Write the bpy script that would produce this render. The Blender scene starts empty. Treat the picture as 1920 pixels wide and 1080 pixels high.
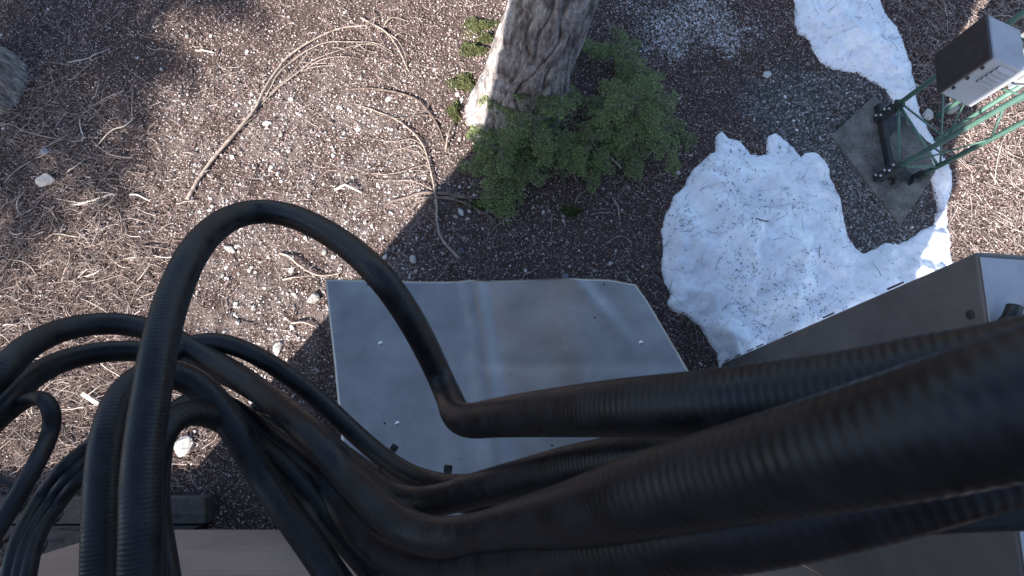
import bpy, math, random
import numpy as np
from mathutils import Vector, Matrix
R = math.radians
random.seed(7); rng = np.random.default_rng(11)
sc = bpy.context.scene
COL = sc.collection
# ------------------------------------------------------------------ camera
CH = 4.0; TILT = R(13.5); F = 960.0
cd = bpy.data.cameras.new('camera'); cam = bpy.data.objects.new('camera', cd); COL.objects.link(cam)
cam.location = (0, 0, CH); cam.rotation_euler = (TILT, 0, 0)
cd.sensor_width = 36; cd.lens = 18; cd.clip_start = 0.01; cd.clip_end = 500
cd.dof.use_dof = True; cd.dof.focus_distance = 3.6; cd.dof.aperture_fstop = 22
sc.camera = cam
# ------------------------------------------------------------------ light
SUN_EL = R(34); SUN_H = (-0.605, -0.796)
w = bpy.data.worlds.new('World'); sc.world = w; w.use_nodes = True
nt = w.node_tree; nt.nodes.clear()
sky = nt.nodes.new('ShaderNodeTexSky'); sky.sky_type = 'NISHITA'; sky.sun_disc = False
sky.sun_elevation = SUN_EL; sky.sun_rotation = math.atan2(SUN_H[0], SUN_H[1]); sky.altitude = 900; sky.ozone_density = 2.5; sky.dust_density = 2.5
bg = nt.nodes.new('ShaderNodeBackground'); bg.inputs['Strength'].default_value = 0.105
wo = nt.nodes.new('ShaderNodeOutputWorld')
nt.links.new(sky.outputs[0], bg.inputs[0]); nt.links.new(bg.outputs[0], wo.inputs[0])
sl = bpy.data.lights.new('sun', 'SUN'); sl.energy = 5.0; sl.angle = R(0.6); sl.color = (1, 0.96, 0.93)
sun = bpy.data.objects.new('sun', sl); COL.objects.link(sun)
sdir = Vector((SUN_H[0]*math.cos(SUN_EL), SUN_H[1]*math.cos(SUN_EL), math.sin(SUN_EL)))
sun.rotation_euler = sdir.to_track_quat('Z', 'Y').to_euler(); sun.location = (-6, -8, 12)
vs = sc.view_settings; vs.view_transform = 'Standard'; vs.look = 'None'; vs.gamma = 1; vs.use_curve_mapping = False
vs.exposure = 1.75
# ------------------------------------------------------------------ geometry helpers
cT, sT = math.cos(TILT), math.sin(TILT)
def ray(u, v):
    x = (u-960)/F; y = (540-v)/F
    return np.array([x, y*cT+sT, y*sT-cT])
def at(u, v, z=0.0):
    d = ray(u, v); return np.array([0, 0, CH]) + d*((z-CH)/d[2])
def atd(u, v, depth): return np.array([0, 0, CH]) + ray(u, v)*depth
def poly(pts): return np.array([at(u, v)[:2] for u, v in pts])

def hash2(ix, iy, s):
    h = (ix*374761393 + iy*668265263 + s*974634777) & 0xffffffff
    h = ((h ^ (h >> 13))*1274126177) & 0xffffffff
    return ((h ^ (h >> 16)) & 0xffff)/65535.0
def vnoise(x, y, s=0):
    x = np.asarray(x, float); y = np.asarray(y, float)
    ix = np.floor(x).astype(np.int64); iy = np.floor(y).astype(np.int64)
    fx = x-ix; fy = y-iy; fx = fx*fx*(3-2*fx); fy = fy*fy*(3-2*fy)
    a = hash2(ix, iy, s); b = hash2(ix+1, iy, s); c = hash2(ix, iy+1, s); d = hash2(ix+1, iy+1, s)
    return (a*(1-fx)+b*fx)*(1-fy)+(c*(1-fx)+d*fx)*fy
def fbm(x, y, s=0, o=4):
    t = 0; a = 0.5; f = 1
    for i in range(o):
        t = t + a*vnoise(x*f, y*f, s+i*17); a *= .5; f *= 2.03
    return t
def pdist(P, poly_):
    """signed distance to a polygon, positive inside; P (N,2)"""
    P = np.asarray(P, float); n = len(poly_); d = np.full(len(P), 1e9); ins = np.zeros(len(P), bool)
    for i in range(n):
        a = poly_[i]; b = poly_[(i+1) % n]; e = b-a; wv = P-a
        t = np.clip((wv@e)/(e@e+1e-12), 0, 1); d = np.minimum(d, np.linalg.norm(wv-t[:, None]*e, axis=1))
        c = (a[1] > P[:, 1]) != (b[1] > P[:, 1])
        xx = a[0]+(P[:, 1]-a[1])*(b[0]-a[0])/(b[1]-a[1]+1e-12)
        ins ^= c & (P[:, 0] < xx)
    return np.where(ins, d, -d)
def sstep(a, b, x):
    t = np.clip((x-a)/(b-a), 0, 1); return t*t*(3-2*t)

GREY = poly([(1480, 120), (1560, 130), (1640, 160), (1700, 220), (1750, 330), (1762, 420), (1700, 470), (1600, 490), (1555, 345), (1500, 300), (1440, 260), (1400, 215), (1420, 160)])
TWIG = poly([(-300, 100), (120, 130), (300, 300), (330, 470), (300, 640), (360, 900), (300, 1100), (-300, 1100)])
MOSSP = poly([(850, 20), (960, 10), (930, 140), (870, 300), (1000, 390), (930, 420), (820, 330), (840, 130)])
LIGHTP = poly([(330, 200), (560, 118), (800, 200), (860, 330), (790, 460), (700, 600), (500, 800), (380, 640), (330, 430)])
FROST = poly([(1150, -30), (1400, -30), (1400, 90), (1330, 140), (1200, 120)])
def gz(x, y):
    x = np.asarray(x, float); y = np.asarray(y, float)
    r = np.sqrt(x*x+y*y)
    big = (fbm(x*.7+3, y*.7, 3, 2)-.37)*.10*sstep(25, 6, r)
    return big + (fbm(x*3, y*3, 5, 3)-.43)*.045 + (vnoise(x*14, y*14, 9)-.5)*.014

def mesh(name, V, Fc, mat=None, parent=None, smooth=True, attr=None):
    me = bpy.data.meshes.new(name)
    V = np.asarray(V, float)
    if isinstance(Fc, np.ndarray):
        k = Fc.shape[1]; n = len(Fc)
        me.vertices.add(len(V)); me.vertices.foreach_set('co', V.ravel())
        me.loops.add(n*k); me.polygons.add(n)
        me.loops.foreach_set('vertex_index', Fc.astype(np.int32).ravel())
        me.polygons.foreach_set('loop_start', np.arange(0, n*k, k, dtype=np.int32))
        me.polygons.foreach_set('loop_total', np.full(n, k, np.int32))
        me.update(calc_edges=True)
    else:
        me.from_pydata([tuple(v) for v in V], [], Fc)
    me.polygons.foreach_set('use_smooth', np.full(len(me.polygons), smooth))
    if attr is not None:
        for an, av in attr.items():
            a = me.color_attributes.new(an, 'FLOAT_COLOR', 'POINT')
            av = np.asarray(av, float)
            if av.ndim == 1: av = np.stack([av, av, av], 1)
            a.data.foreach_set('color', np.concatenate([av, np.ones((len(av), 1))], 1).ravel())
    me.validate()
    if mat: me.materials.append(mat)
    o = bpy.data.objects.new(name, me); COL.objects.link(o)
    if parent: o.parent = parent
    return o
def thing(name, label, cat, group=None, loc=(0, 0, 0)):
    o = bpy.data.objects.new(name, None); COL.objects.link(o); o.empty_display_size = .05
    o.location = loc
    return tag(o, label, cat, group)
def tag(o, label, cat, group=None):
    o['label'] = label; o['category'] = cat
    if group: o['group'] = group
    return o
def adopt(o, root):
    """parent keeping world coordinates (roots only have a location)"""
    o.parent = root; o.matrix_parent_inverse = Matrix.Translation(-root.location)
    return o

def catmull(P, n):
    P = np.asarray(P, float); Q = np.vstack([2*P[0]-P[1], P, 2*P[-1]-P[-2]]); out = []
    for i in range(1, len(Q)-2):
        t = np.linspace(0, 1, n, endpoint=False)[:, None]
        a, b, c, d = Q[i-1], Q[i], Q[i+1], Q[i+2]
        out.append(.5*((2*b)+(c-a)*t+(2*a-5*b+4*c-d)*t*t+(3*b-a-3*c+d)*t**3))
    out.append(P[-1][None]); return np.vstack(out)
def resample(P, step):
    L = np.concatenate([[0], np.cumsum(np.linalg.norm(np.diff(P, axis=0), axis=1))])
    n = max(3, int(L[-1]/step)); s = np.linspace(0, L[-1], n)
    return np.stack([np.interp(s, L, P[:, k]) for k in range(P.shape[1])], 1), s
def tube_vf(P, rad, sides=8, cap=True, wob=None):
    P = np.asarray(P, float); n = len(P); rad = np.broadcast_to(np.asarray(rad, float), (n,))
    T = np.gradient(P, axis=0); T /= np.linalg.norm(T, axis=1)[:, None]+1e-12
    u = np.cross(T[0], [0, 0, 1.0])
    if np.linalg.norm(u) < 1e-3: u = np.cross(T[0], [0, 1.0, 0])
    u /= np.linalg.norm(u); U = np.zeros_like(P)
    for i in range(n):
        u = u-T[i]*(u@T[i]); u /= np.linalg.norm(u)+1e-12; U[i] = u
    W = np.cross(T, U); a = np.arange(sides)*2*math.pi/sides
    rr = rad[:, None]*np.ones(sides)
    if wob is not None: rr = rr*wob
    V = P[:, None, :]+rr[:, :, None]*(np.cos(a)[None, :, None]*U[:, None, :]+np.sin(a)[None, :, None]*W[:, None, :])
    V = V.reshape(-1, 3); i = np.arange(n-1)[:, None]*sides; j = np.arange(sides)[None]; k = (j+1) % sides
    Fq = np.stack([i+j, i+k, i+sides+k, i+sides+j], -1).reshape(-1, 4)
    if cap:
        fl = [tuple(x) for x in Fq.tolist()]
        fl.append(tuple(range(sides))[::-1]); fl.append(tuple(range((n-1)*sides, n*sides)))
        return V, fl
    return V, Fq
def tube(name, P, rad, mat, parent=None, sides=8, **k):
    V, Fq = tube_vf(P, rad, sides, **k); return mesh(name, V, Fq, mat, parent)
def bar(a, b, r, sides=8): return tube_vf(np.array([a, (np.array(a)+np.array(b))/2, b]), r, sides)
def merge(parts):
    V = []; Fl = []; o = 0
    for v, f in parts:
        V.append(np.asarray(v, float)); Fl += [tuple(int(i)+o for i in q) for q in f]; o += len(v)
    return np.vstack(V), Fl
HEXF = [(0, 3, 2, 1), (4, 5, 6, 7), (0, 1, 5, 4), (1, 2, 6, 5), (2, 3, 7, 6), (3, 0, 4, 7)]
def hexa(name, c8, mat, parent=None, bev=0.0):
    """c8: four bottom corners counterclockwise, then four top corners"""
    o = mesh(name, c8, HEXF, mat, parent, smooth=False)
    if bev:
        m = o.modifiers.new('bevel', 'BEVEL'); m.width = bev; m.segments = 2; m.limit_method = 'ANGLE'
    return o
def box8(x0, x1, y0, y1, z0, z1):
    return [(x0, y0, z0), (x1, y0, z0), (x1, y1, z0), (x0, y1, z0), (x0, y0, z1), (x1, y0, z1), (x1, y1, z1), (x0, y1, z1)]
def box(name, x0, x1, y0, y1, z0, z1, mat, parent=None, bev=0.0): return hexa(name, box8(x0, x1, y0, y1, z0, z1), mat, parent, bev)

# ------------------------------------------------------------------ materials
class NT:
    def __init__(s, name, rough=.7, metal=0, spec=.3):
        s.m = bpy.data.materials.new(name); s.m.use_nodes = True; s.t = s.m.node_tree; s.b = s.t.nodes['Principled BSDF']
        s.b.inputs['Roughness'].default_value = rough; s.b.inputs['Metallic'].default_value = metal
        s.b.inputs['Specular IOR Level'].default_value = spec
    def n(s, ty, **k):
        x = s.t.nodes.new(ty)
        for a, b in k.items():
            if a.startswith('i_'): x.inputs[a[2:].replace('_', ' ')].default_value = b
            else: setattr(x, a, b)
        return x
    def l(s, a, b): s.t.links.new(a, b)
    def coord(s, scale=(1, 1, 1), kind='Object'):
        c = s.n('ShaderNodeTexCoord'); m = s.n('ShaderNodeMapping'); m.inputs['Scale'].default_value = scale
        s.l(c.outputs[kind], m.inputs[0]); return m.outputs[0]
    def noise(s, vec, scale, detail=4, rough=.6):
        x = s.n('ShaderNodeTexNoise'); x.inputs['Scale'].default_value = scale; x.inputs['Detail'].default_value = detail; x.inputs['Roughness'].default_value = rough
        s.l(vec, x.inputs['Vector']); return x.outputs[0]
    def ramp(s, f, stops):
        r = s.n('ShaderNodeValToRGB'); e = r.color_ramp.elements
        while len(e) < len(stops): e.new(.5)
        for el, (p, c) in zip(e, stops):
            el.position = p; el.color = (*c, 1) if len(c) == 3 else c
        s.l(f, r.inputs[0]); return r.outputs[0]
    def mix(s, f, a, b, mode='MIX'):
        x = s.n('ShaderNodeMix', data_type='RGBA', blend_type=mode)
        for sock, val in ((x.inputs[0], f), (x.inputs[6], a), (x.inputs[7], b)):
            if isinstance(val, (int, float)): sock.default_value = val
            elif isinstance(val, tuple): sock.default_value = (*val, 1)
            else: s.l(val, sock)
        return x.outputs[2]
    def attr(s, name, out='Color'): return s.n('ShaderNodeAttribute', attribute_name=name).outputs[out]
    def col(s, c):
        if isinstance(c, tuple): s.b.inputs['Base Color'].default_value = (*c, 1)
        else: s.l(c, s.b.inputs['Base Color'])
        return s
    def bump(s, h, strength=.5, dist=.01):
        b = s.n('ShaderNodeBump'); b.inputs['Strength'].default_value = strength; b.inputs['Distance'].default_value = dist
        s.l(h, b.inputs['Height']); s.l(b.outputs[0], s.b.inputs['Normal']); return s

def m_ground():
    t = NT('soil', .95, spec=.08); v = t.coord()
    fine = t.noise(v, 60, 5, .7); mid = t.noise(v, 9, 4); grit = t.noise(v, 190, 3, .7)
    soil = t.ramp(fine, [(.3, (.02, .015, .013)), (.55, (.065, .046, .040)), (.75, (.145, .106, .094))])
    red = t.ramp(mid, [(.35, (.068, .048, .041)), (.7, (.12, .084, .071))])
    base = t.mix(.5, soil, red)
    grey = t.ramp(grit, [(.3, (.035, .032, .03)), (.55, (.085, .079, .074)), (.72, (.22, .21, .2))])
    sep = t.n('ShaderNodeSeparateColor'); t.l(t.attr('cover'), sep.inputs[0])
    base = t.mix(sep.outputs[0], base, grey)
    moss = t.ramp(fine, [(.35, (.03, .04, .014)), (.7, (.09, .10, .035))])
    base = t.mix(sep.outputs[1], base, moss)
    pale = t.ramp(grit, [(.4, (.10, .075, .065)), (.62, (.25, .21, .19)), (.74, (.48, .45, .43))])
    base = t.mix(sep.outputs[2], base, pale)
    t.col(base).bump(t.mix(.4, fine, grit), .9, .012); return t.m
def m_tint(name, stops, rough=.85, spec=.2, bumpscale=0):
    t = NT(name, rough, spec=spec); c = t.ramp(t.attr('tint'), stops)
    if bumpscale:
        v = t.coord(); nz = t.noise(v, bumpscale, 3); c = t.mix(.35, c, t.ramp(nz, [(.3, (.35, .33, .32)), (.7, (1, 1, 1))]), 'MULTIPLY'); t.bump(nz, .5, .004)
    return t.col(c).m
M = {}
M['ground'] = m_ground()
M['needle'] = m_tint('needle_litter', [(0, (.05, .033, .028)), (.35, (.21, .142, .12)), (.7, (.39, .275, .24)), (.92, (.52, .415, .37)), (1, (.66, .57, .52))])
M['chip'] = m_tint('bark_chip', [(0, (.03, .023, .021)), (.3, (.17, .122, .108)), (.6, (.39, .292, .262)), (.86, (.56, .465, .43)), (1, (.80, .74, .70))])
M['twiglet'] = m_tint('dry_twig', [(0, (.05, .037, .032)), (.4, (.20, .15, .13)), (.8, (.41, .335, .295)), (1, (.66, .59, .53))])
M['grit'] = m_tint('pale_grit', [(0, (.10, .085, .078)), (.3, (.25, .22, .205)), (.65, (.44, .41, .385)), (1, (.78, .76, .73))])
M['greygrit'] = m_tint('grey_grit', [(0, (.035, .031, .029)), (.5, (.125, .115, .108)), (.85, (.27, .255, .245)), (1, (.6, .59, .58))])
def m_stone(name, a, b, c):
    t = NT(name, .85, spec=.25); v = t.coord(); n1 = t.noise(v, 38, 5); n2 = t.noise(v, 9, 3)
    oi = t.n('ShaderNodeObjectInfo'); 
    k = t.ramp(n1, [(.3, a), (.55, b), (.75, c)])
    k = t.mix(.7, k, t.ramp(oi.outputs['Random'], [(0, (.22, .19, .16)), (.5, (.75, .70, .64)), (1, (1, 1, 1))]), 'MULTIPLY')
    return t.col(k).bump(t.mix(.5, n1, n2), .6, .01).m
M['stone'] = m_stone('pale_stone', (.42, .40, .37), (.62, .60, .57), (.8, .79, .76))
M['bluestone'] = m_stone('blue_grey_stone', (.12, .13, .16), (.22, .23, .28), (.35, .36, .42))
def m_wood(name, a, b, c, scale=(60, 60, 6), rough=.85):
    t = NT(name, rough, spec=.2); v = t.coord(scale); n1 = t.noise(v, 1.2, 5); v2 = t.coord(); n2 = t.noise(v2, 24, 4)
    k = t.ramp(t.mix(.45, n1, n2), [(.32, a), (.5, b), (.68, c)])
    return t.col(k).bump(n1, .5, .004).m
M['stick'] = m_wood('dead_branch_bark', (.12, .088, .07), (.28, .22, .18), (.46, .39, .33), (30, 30, 30))
M['darkstick'] = m_wood('dark_branch_bark', (.05, .035, .028), (.12, .085, .068), (.22, .17, .14), (30, 30, 30))
M['bleached'] = m_wood('bleached_wood', (.42, .35, .28), (.6, .52, .43), (.74, .67, .58), (40, 40, 8))
M['root'] = m_wood('root_bark', (.08, .06, .05), (.16, .12, .10), (.27, .22, .19), (30, 30, 30))
M['timber'] = m_wood('weathered_timber', (.035, .03, .026), (.07, .06, .052), (.11, .097, .086), (3, 60, 60))
def m_bark():
    t = NT('tree_bark', .95, spec=.12); v = t.coord((1, 1, .28)); n1 = t.noise(v, 26, 6, .7); v2 = t.coord(); n2 = t.noise(v2, 5, 4); n3 = t.noise(v2, 45, 4, .7)
    k = t.ramp(n1, [(.32, (.045, .036, .032)), (.48, (.16, .135, .125)), (.62, (.34, .30, .28)), (.78, (.5, .47, .44))])
    k = t.mix(t.ramp(n2, [(.45, (0, 0, 0)), (.65, (.55, .55, .55))]), k, t.ramp(n3, [(.35, (.2, .18, .17)), (.65, (.55, .54, .52))]))
    return t.col(k).bump(t.mix(.4, n1, n3), .9, .02).m
M['bark'] = m_bark()
def m_leaf(name, stops):
    t = NT(name, .6, spec=.3); t.col(t.ramp(t.attr('tint'), stops)); t.b.inputs['Subsurface Weight'].default_value = 0
    tr = t.n('ShaderNodeBsdfTranslucent'); tr.inputs[0].default_value = (.14, .19, .06, 1)
    mx = t.n('ShaderNodeMixShader'); mx.inputs[0].default_value = .25
    out = t.t.nodes['Material Output']; t.l(t.b.outputs[0], mx.inputs[1]); t.l(tr.outputs[0], mx.inputs[2]); t.l(mx.outputs[0], out.inputs[0]); return t.m
M['hemlock'] = m_leaf('hemlock_needles', [(0, (.03, .038, .018)), (.12, (.085, .062, .04)), (.2, (.05, .07, .026)), (.5, (.125, .175, .058)), (.8, (.23, .28, .09)), (1, (.38, .42, .18))])
M['conifer'] = m_leaf('conifer_needles', [(0, (.015, .03, .012)), (.6, (.035, .065, .02)), (1, (.06, .10, .035))])
M['moss'] = m_leaf('moss', [(0, (.035, .04, .017)), (.5, (.095, .105, .04)), (1, (.19, .20, .08))])
def m_snow():
    t = NT('old_snow', .55, spec=.35); v = t.coord(); n1 = t.noise(v, 22, 5); n2 = t.noise(v, 3.5, 5); n3 = t.noise(v, 130, 3)
    k = t.ramp(n2, [(.35, (.76, .765, .78)), (.6, (.91, .915, .92))])
    n4 = t.noise(v, 70, 4, .7); k = t.mix(t.ramp(t.mix(.5, n4, n1), [(.53, (0, 0, 0)), (.66, (.62, .62, .62))]), k, (.33, .31, .31)); k = t.mix(t.ramp(t.noise(v, 6, 5), [(.48, (0, 0, 0)), (.7, (.3, .3, .3))]), k, (.5, .49, .5))
    t.col(k).bump(t.mix(.35, n1, n3), .45, .012); t.b.inputs['Subsurface Weight'].default_value = .15
    t.b.inputs['Subsurface Radius'].default_value = (.02, .025, .03); t.b.inputs['Subsurface Scale'].default_value = .5; return t.m
M['snow'] = m_snow()
def m_concrete():
    t = NT('concrete', .9, spec=.2); v = t.coord(); n1 = t.noise(v, 7, 6); n2 = t.noise(v, 90, 4, .7)
    k = t.ramp(t.mix(.45, n1, n2), [(.36, (.055, .05, .043)), (.5, (.13, .12, .105)), (.66, (.235, .22, .2))]); return t.col(k).bump(n2, .5, .006).m
M['concrete'] = m_concrete()
def m_metal():
    t = NT('brushed_aluminium', .36, 1.0); v = t.coord((4, 160, 4)); n1 = t.noise(v, 1.0, 4); v2 = t.coord(); n2 = t.noise(v2, 4, 5); n3 = t.noise(v2, 60, 3)
    t.col(t.ramp(n2, [(.3, (.25, .23, .215)), (.7, (.35, .33, .305))]))
    r = t.ramp(t.mix(.5, n1, n2), [(.3, (.30,)*3), (.7, (.46,)*3)]); t.l(r, t.b.inputs['Roughness'])
    return t.bump(t.mix(.4, n1, n3), .10, .0015).m
M['alu'] = m_metal()
def m_paint(name, a, b, rough=.5, sc_=6, bump=.1):
    t = NT(name, rough, spec=.35); v = t.coord(); n1 = t.noise(v, sc_, 6); n2 = t.noise(v, sc_*18, 3)
    return t.col(t.ramp(n1, [(.35, a), (.65, b)])).bump(n2, bump, .002).m
M['green'] = m_paint('green_tower_paint', (.06, .12, .093), (.09, .165, .128), .45, 9)
M['darksteel'] = m_paint('dark_steel', (.018, .017, .018), (.04, .036, .036), .55, 12)
M['door'] = m_paint('dark_brown_door', (.035, .026, .026), (.05, .04, .04), .5, 20)
M['boxgrey'] = m_paint('light_grey_enclosure', (.30, .31, .33), (.38, .39, .42), .45, 5)
M['platedirty'] = m_paint('blotchy_grey_plate', (.15, .14, .14), (.45, .44, .43), .7, 14)
M['zinc'] = NT('zinc', .4, 1.0).col((.6, .6, .6)).m
def m_cab(name='cabinet_paint', a=(.105, .092, .085), b=(.14, .124, .114)):
    t = NT(name, .5, spec=.35); v = t.coord(); n1 = t.noise(v, 4, 6); n2 = t.noise(v, 140, 3)
    vs_ = t.coord((22, 22, 2.0)); n3 = t.noise(vs_, 1.0, 4)
    k = t.ramp(n1, [(.35, a), (.65, b)])
    k = t.mix(t.ramp(n3, [(.68, (0, 0, 0)), (.76, (.6, .6, .6))]), k, (.06, .04, .03))
    return t.col(k).bump(n2, .12, .002).m
M['cabinet'] = m_cab()
def m_ply():
    t = NT('painted_plywood', .75, spec=.2); v = t.coord((2, 2, 34)); n1 = t.noise(v, 1.6, 5); v2 = t.coord(); n2 = t.noise(v2, 3, 5)
    k = t.ramp(t.mix(.5, n1, n2), [(.35, (.20, .15, .125)), (.65, (.29, .22, .185))]); return t.col(k).bump(n1, .2, .003).m
M['ply'] = m_ply()
M['roof'] = m_paint('roof_metal', (.06, .08, .07), (.09, .11, .10), .5)
def m_rubber(name, base, rough):
    t = NT(name, rough, spec=.3); v = t.coord(); n1 = t.noise(v, 60, 5); n2 = t.noise(v, 400, 3)
    k = t.ramp(n1, [(.4, base), (.75, tuple(x*2.1+.004 for x in base))])
    t.l(t.ramp(n1, [(.3, (rough-.06,)*3), (.7, (rough+.16,)*3)]), t.b.inputs['Roughness']); return t.col(k).bump(n2, .12, .0006).m
M['rubber'] = m_rubber('black_conduit', (.0075, .0073, .0082), .40)
M['cablejacket'] = m_rubber('black_cable_jacket', (.009, .009, .0105), .42)
M['zip'] = m_rubber('black_zip_tie', (.012, .012, .012), .4)
M['blackmetal'] = m_rubber('black_bracket', (.014, .0125, .011), .55)
M['bluecap'] = NT('blue_cap', .35).col((.02, .05, .12)).m

# ------------------------------------------------------------------ ground
def axis(lo, hi, step, far):
    c = np.arange(lo, hi+1e-6, step); o = []; x = step
    v = hi
    while v < far: x *= 1.35; v += x; o.append(v)
    n = []; x = step; v = lo
    while v > -far: x *= 1.35; v -= x; n.append(v)
    return np.concatenate([n[::-1], c, o])
gx = axis(-5.0, 5.6, .017, 120); gy = axis(-1.3, 4.4, .017, 120)
X, Y = np.meshgrid(gx, gy); nx = len(gx); ny = len(gy)
Pxy = np.stack([X.ravel(), Y.ravel()], 1)
near = (np.abs(Pxy[:, 0]) < 7) & (np.abs(Pxy[:, 1]-1.5) < 4)
def cover(P):
    """grey gravel, moss, pale grit"""
    nz = (fbm(P[:, 0]*5, P[:, 1]*5, 31, 3)-.44)*.5
    g = sstep(-.12, .10, pdist(P, GREY)+nz*.6)*.92
    m = sstep(.0, .25, pdist(P, MOSSP)+nz*.8)*sstep(.42, .6, fbm(P[:, 0]*6, P[:, 1]*6, 77, 3))*.9
    p = sstep(-.35, .25, pdist(P, LIGHTP)+nz)*sstep(.40, .56, fbm(P[:, 0]*7, P[:, 1]*7, 51, 4))*.55
    return g, m, p
cv = np.zeros((len(Pxy), 3)); g_, m_, p_ = cover(Pxy[near]); cv[near] = np.stack([g_, m_, p_], 1)
Z = gz(Pxy[:, 0], Pxy[:, 1])
i = np.arange(ny-1)[:, None]*nx; j = np.arange(nx-1)[None]
gf = np.stack([i+j, i+j+1, i+j+1+nx, i+j+nx], -1).reshape(-1, 4)
gr = mesh('ground', np.column_stack([Pxy, Z]), gf, M['ground'], attr={'cover': cv}); gr['kind'] = 'structure'

# ------------------------------------------------------------------ equipment shelter (out of frame below: only its wall foot shows)
WY = -.77
sh = thing('equipment_shelter', 'plywood sided equipment shelter whose wall foot shows under the cables', 'shelter', loc=(-.5, -2, 0))
def P_(o, r=sh): return adopt(o, r)
for (a, b, zt_) in [(-2.60, -.31, 5.3), (-.305, .9, 5.3), (.905, 1.495, 2.9)]:
    P_(box('wall_panel', a, b, WY-.05, WY, .30 if zt_ > 5 else -.05, zt_, M['ply'], bev=.003))
P_(box('side_wall', -2.60, -2.51, -2.3, WY-.052, .30, 5.3, M['ply'])); P_(box('side_wall', -.35, -.3, -2.3, WY-.052, .30, 5.3, M['ply'])); P_(box('rear_wall', -2.505, -.355, -2.3, -2.25, .30, 5.3, M['ply']))
P_(box('floor_frame', -2.5, -.36, -2.24, -.9, .16, .34, M['timber']))
for yy in (-1.05, -2.0): P_(box('skid', -2.60, -.3, yy-.09, yy+.09, -.05, .158, M['timber']))
P_(hexa('roof', [(-2.60, -2.4, 5.302), (-.26, -2.4, 5.302), (-.26, -.70, 5.302), (-2.60, -.70, 5.302), (-2.60, -2.4, 5.55), (-.26, -2.4, 5.55), (-.26, -.70, 5.36), (-2.60, -.70, 5.36)], M['roof']))

# ------------------------------------------------------------------ weathered timbers lower left
def timber(name, c8, label):
    c = np.array(c8, float); root = thing(name, label, 'timber', loc=tuple(c[:4].mean(0)))
    b = adopt(hexa('beam', c8, M['timber'], bev=.008), root)
    return root, b
zT = .12
def tpt(u, v, z): p = at(u, v, z); return (p[0], p[1], z)
a0 = tpt(384, 932, zT); a1 = tpt(384, 984, zT)
def tim(x1, y1, x0, y0, x2, zt, zb, name, label):
    # x2 left end; (x1,y1) front right, (x0,y0) back right
    return timber(name, [(x2, y0, zb), (x0, y0, zb), (x1, y1, zb), (x2, y1, zb), (x2, y0, zt), (x0, y0, zt), (x1, y1, zt), (x2, y1, zt)], label)
t1, b1 = tim(a0[0], a0[1], a1[0], a1[1]+.004, -3.9, zT, -.04, 'timber_sleeper', 'grey weathered timber sleeper, front one of the pair beneath the cable bundle')
t2, b2 = tim(a1[0]-.02, a1[1]-.008, a1[0]-.62, a1[1]-.24, -3.9, zT-.01, -.04, 'timber_sleeper', 'grey weathered timber sleeper with slanted end, set against the shelter wall')
for (u0, v0, u1, v1, rt) in [(103, 994, 158, 996, t1), (80, 1017, 120, 1016, t1), (300, 966, 330, 964, t1), (10, 1008, 22, 1004, t1)]:
    pts = np.array([at(u0+(u1-u0)*q, v0+(v1-v0)*q+random.uniform(-2, 2), zT+.0012) for q in np.linspace(0, 1, 7)])
    adopt(tube('crack', pts, [.001, .004, .005, .004, .005, .004, .001], M['darksteel'], sides=5), rt)

cr = thing('shade_crate', 'unseen slatted crate added to shade the timber sleepers', 'crate', loc=(-3.6, -1.9, 0))  # added out of view to cast shade over the sleepers
for k in range(4): adopt(box('slat', -4.7, -2.66, -1.52, -1.5, .0+k*.235, .225+k*.235, M['ply'], bev=.003), cr)
for k in range(4): adopt(box('slat', -4.7, -2.66, -2.3, -2.28, .0+k*.235, .225+k*.235, M['ply'], bev=.003), cr)
for x in (-4.7, -2.68):
    for k in range(4): adopt(box('slat', x, x+.02, -2.278, -1.522, .0+k*.235, .225+k*.235, M['ply'], bev=.003), cr)
for k in range(4): adopt(box('lid_board', -4.7, -2.66, -2.3+k*.2, -2.106+k*.2, .933, .953, M['ply'], bev=.003), cr)

# ------------------------------------------------------------------ aluminium covered box
mb = thing('battery_box', 'low box with dented bare aluminium lid against the shelter', 'box', loc=(0, -.1, 0))
zf, zb_ = .70, .98
corn = [at(611, 524, zf), at(1192, 527, zf), at(1452, 968, zb_), at(655, 974, zb_)]   # front left, front right, back right, back left
n_u, n_v = 120, 80
su, sv = np.meshgrid(np.linspace(0, 1, n_u), np.linspace(0, 1, n_v))
c = [np.array(x) for x in corn]
# round the front right corner a little
P = ((1-su)*(1-sv))[..., None]*c[0]+(su*(1-sv))[..., None]*c[1]+(su*sv)[..., None]*c[2]+((1-su)*sv)[..., None]*c[3]
rc = sstep(.90, 1.0, su)*sstep(.12, 0, sv)
P[..., 1] -= .022*rc*su
P[..., 1] -= .012*np.sin(su*math.pi*2)*(1-sv)**3 - .006*np.sin(su*9)*(1-sv)**4
def gau(x, c_, w_): return np.exp(-((x-c_)/w_)**2)
dz = .040*gau(su, .470-.11*sv, .042)*(1-.45*sv)
dz += .010*gau(su, .74-.16*sv, .09) + .014*gau(su, .08, .16)*gau(sv, .05, .22)
dz += -.010*gau(su, .88, .06)*gau(sv, .12, .18) + .010*gau(su-.25*(sv), .80, .035)*gau(sv, .05, .25)
dz += -.008*gau(su, .42, .03)*gau(sv, .24, .06) + .004*(fbm(su*5, sv*5, 8, 3)-.44)*2 - .004*gau(sv, .40, .03)
P[..., 2] += dz
V = P.reshape(-1, 3); i = np.arange(n_v-1)[:, None]*n_u; j = np.arange(n_u-1)[None]
Fq = np.stack([i+j, i+j+n_u, i+j+1+n_u, i+j+1], -1).reshape(-1, 4)
lid = mesh('lid', V, Fq, M['alu']); md = lid.modifiers.new('solid', 'SOLIDIFY'); md.thickness = .003; adopt(lid, mb)
def lidpt(u_, v_):
    return P[int(v_*(n_v-1)), int(u_*(n_u-1))]
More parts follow.
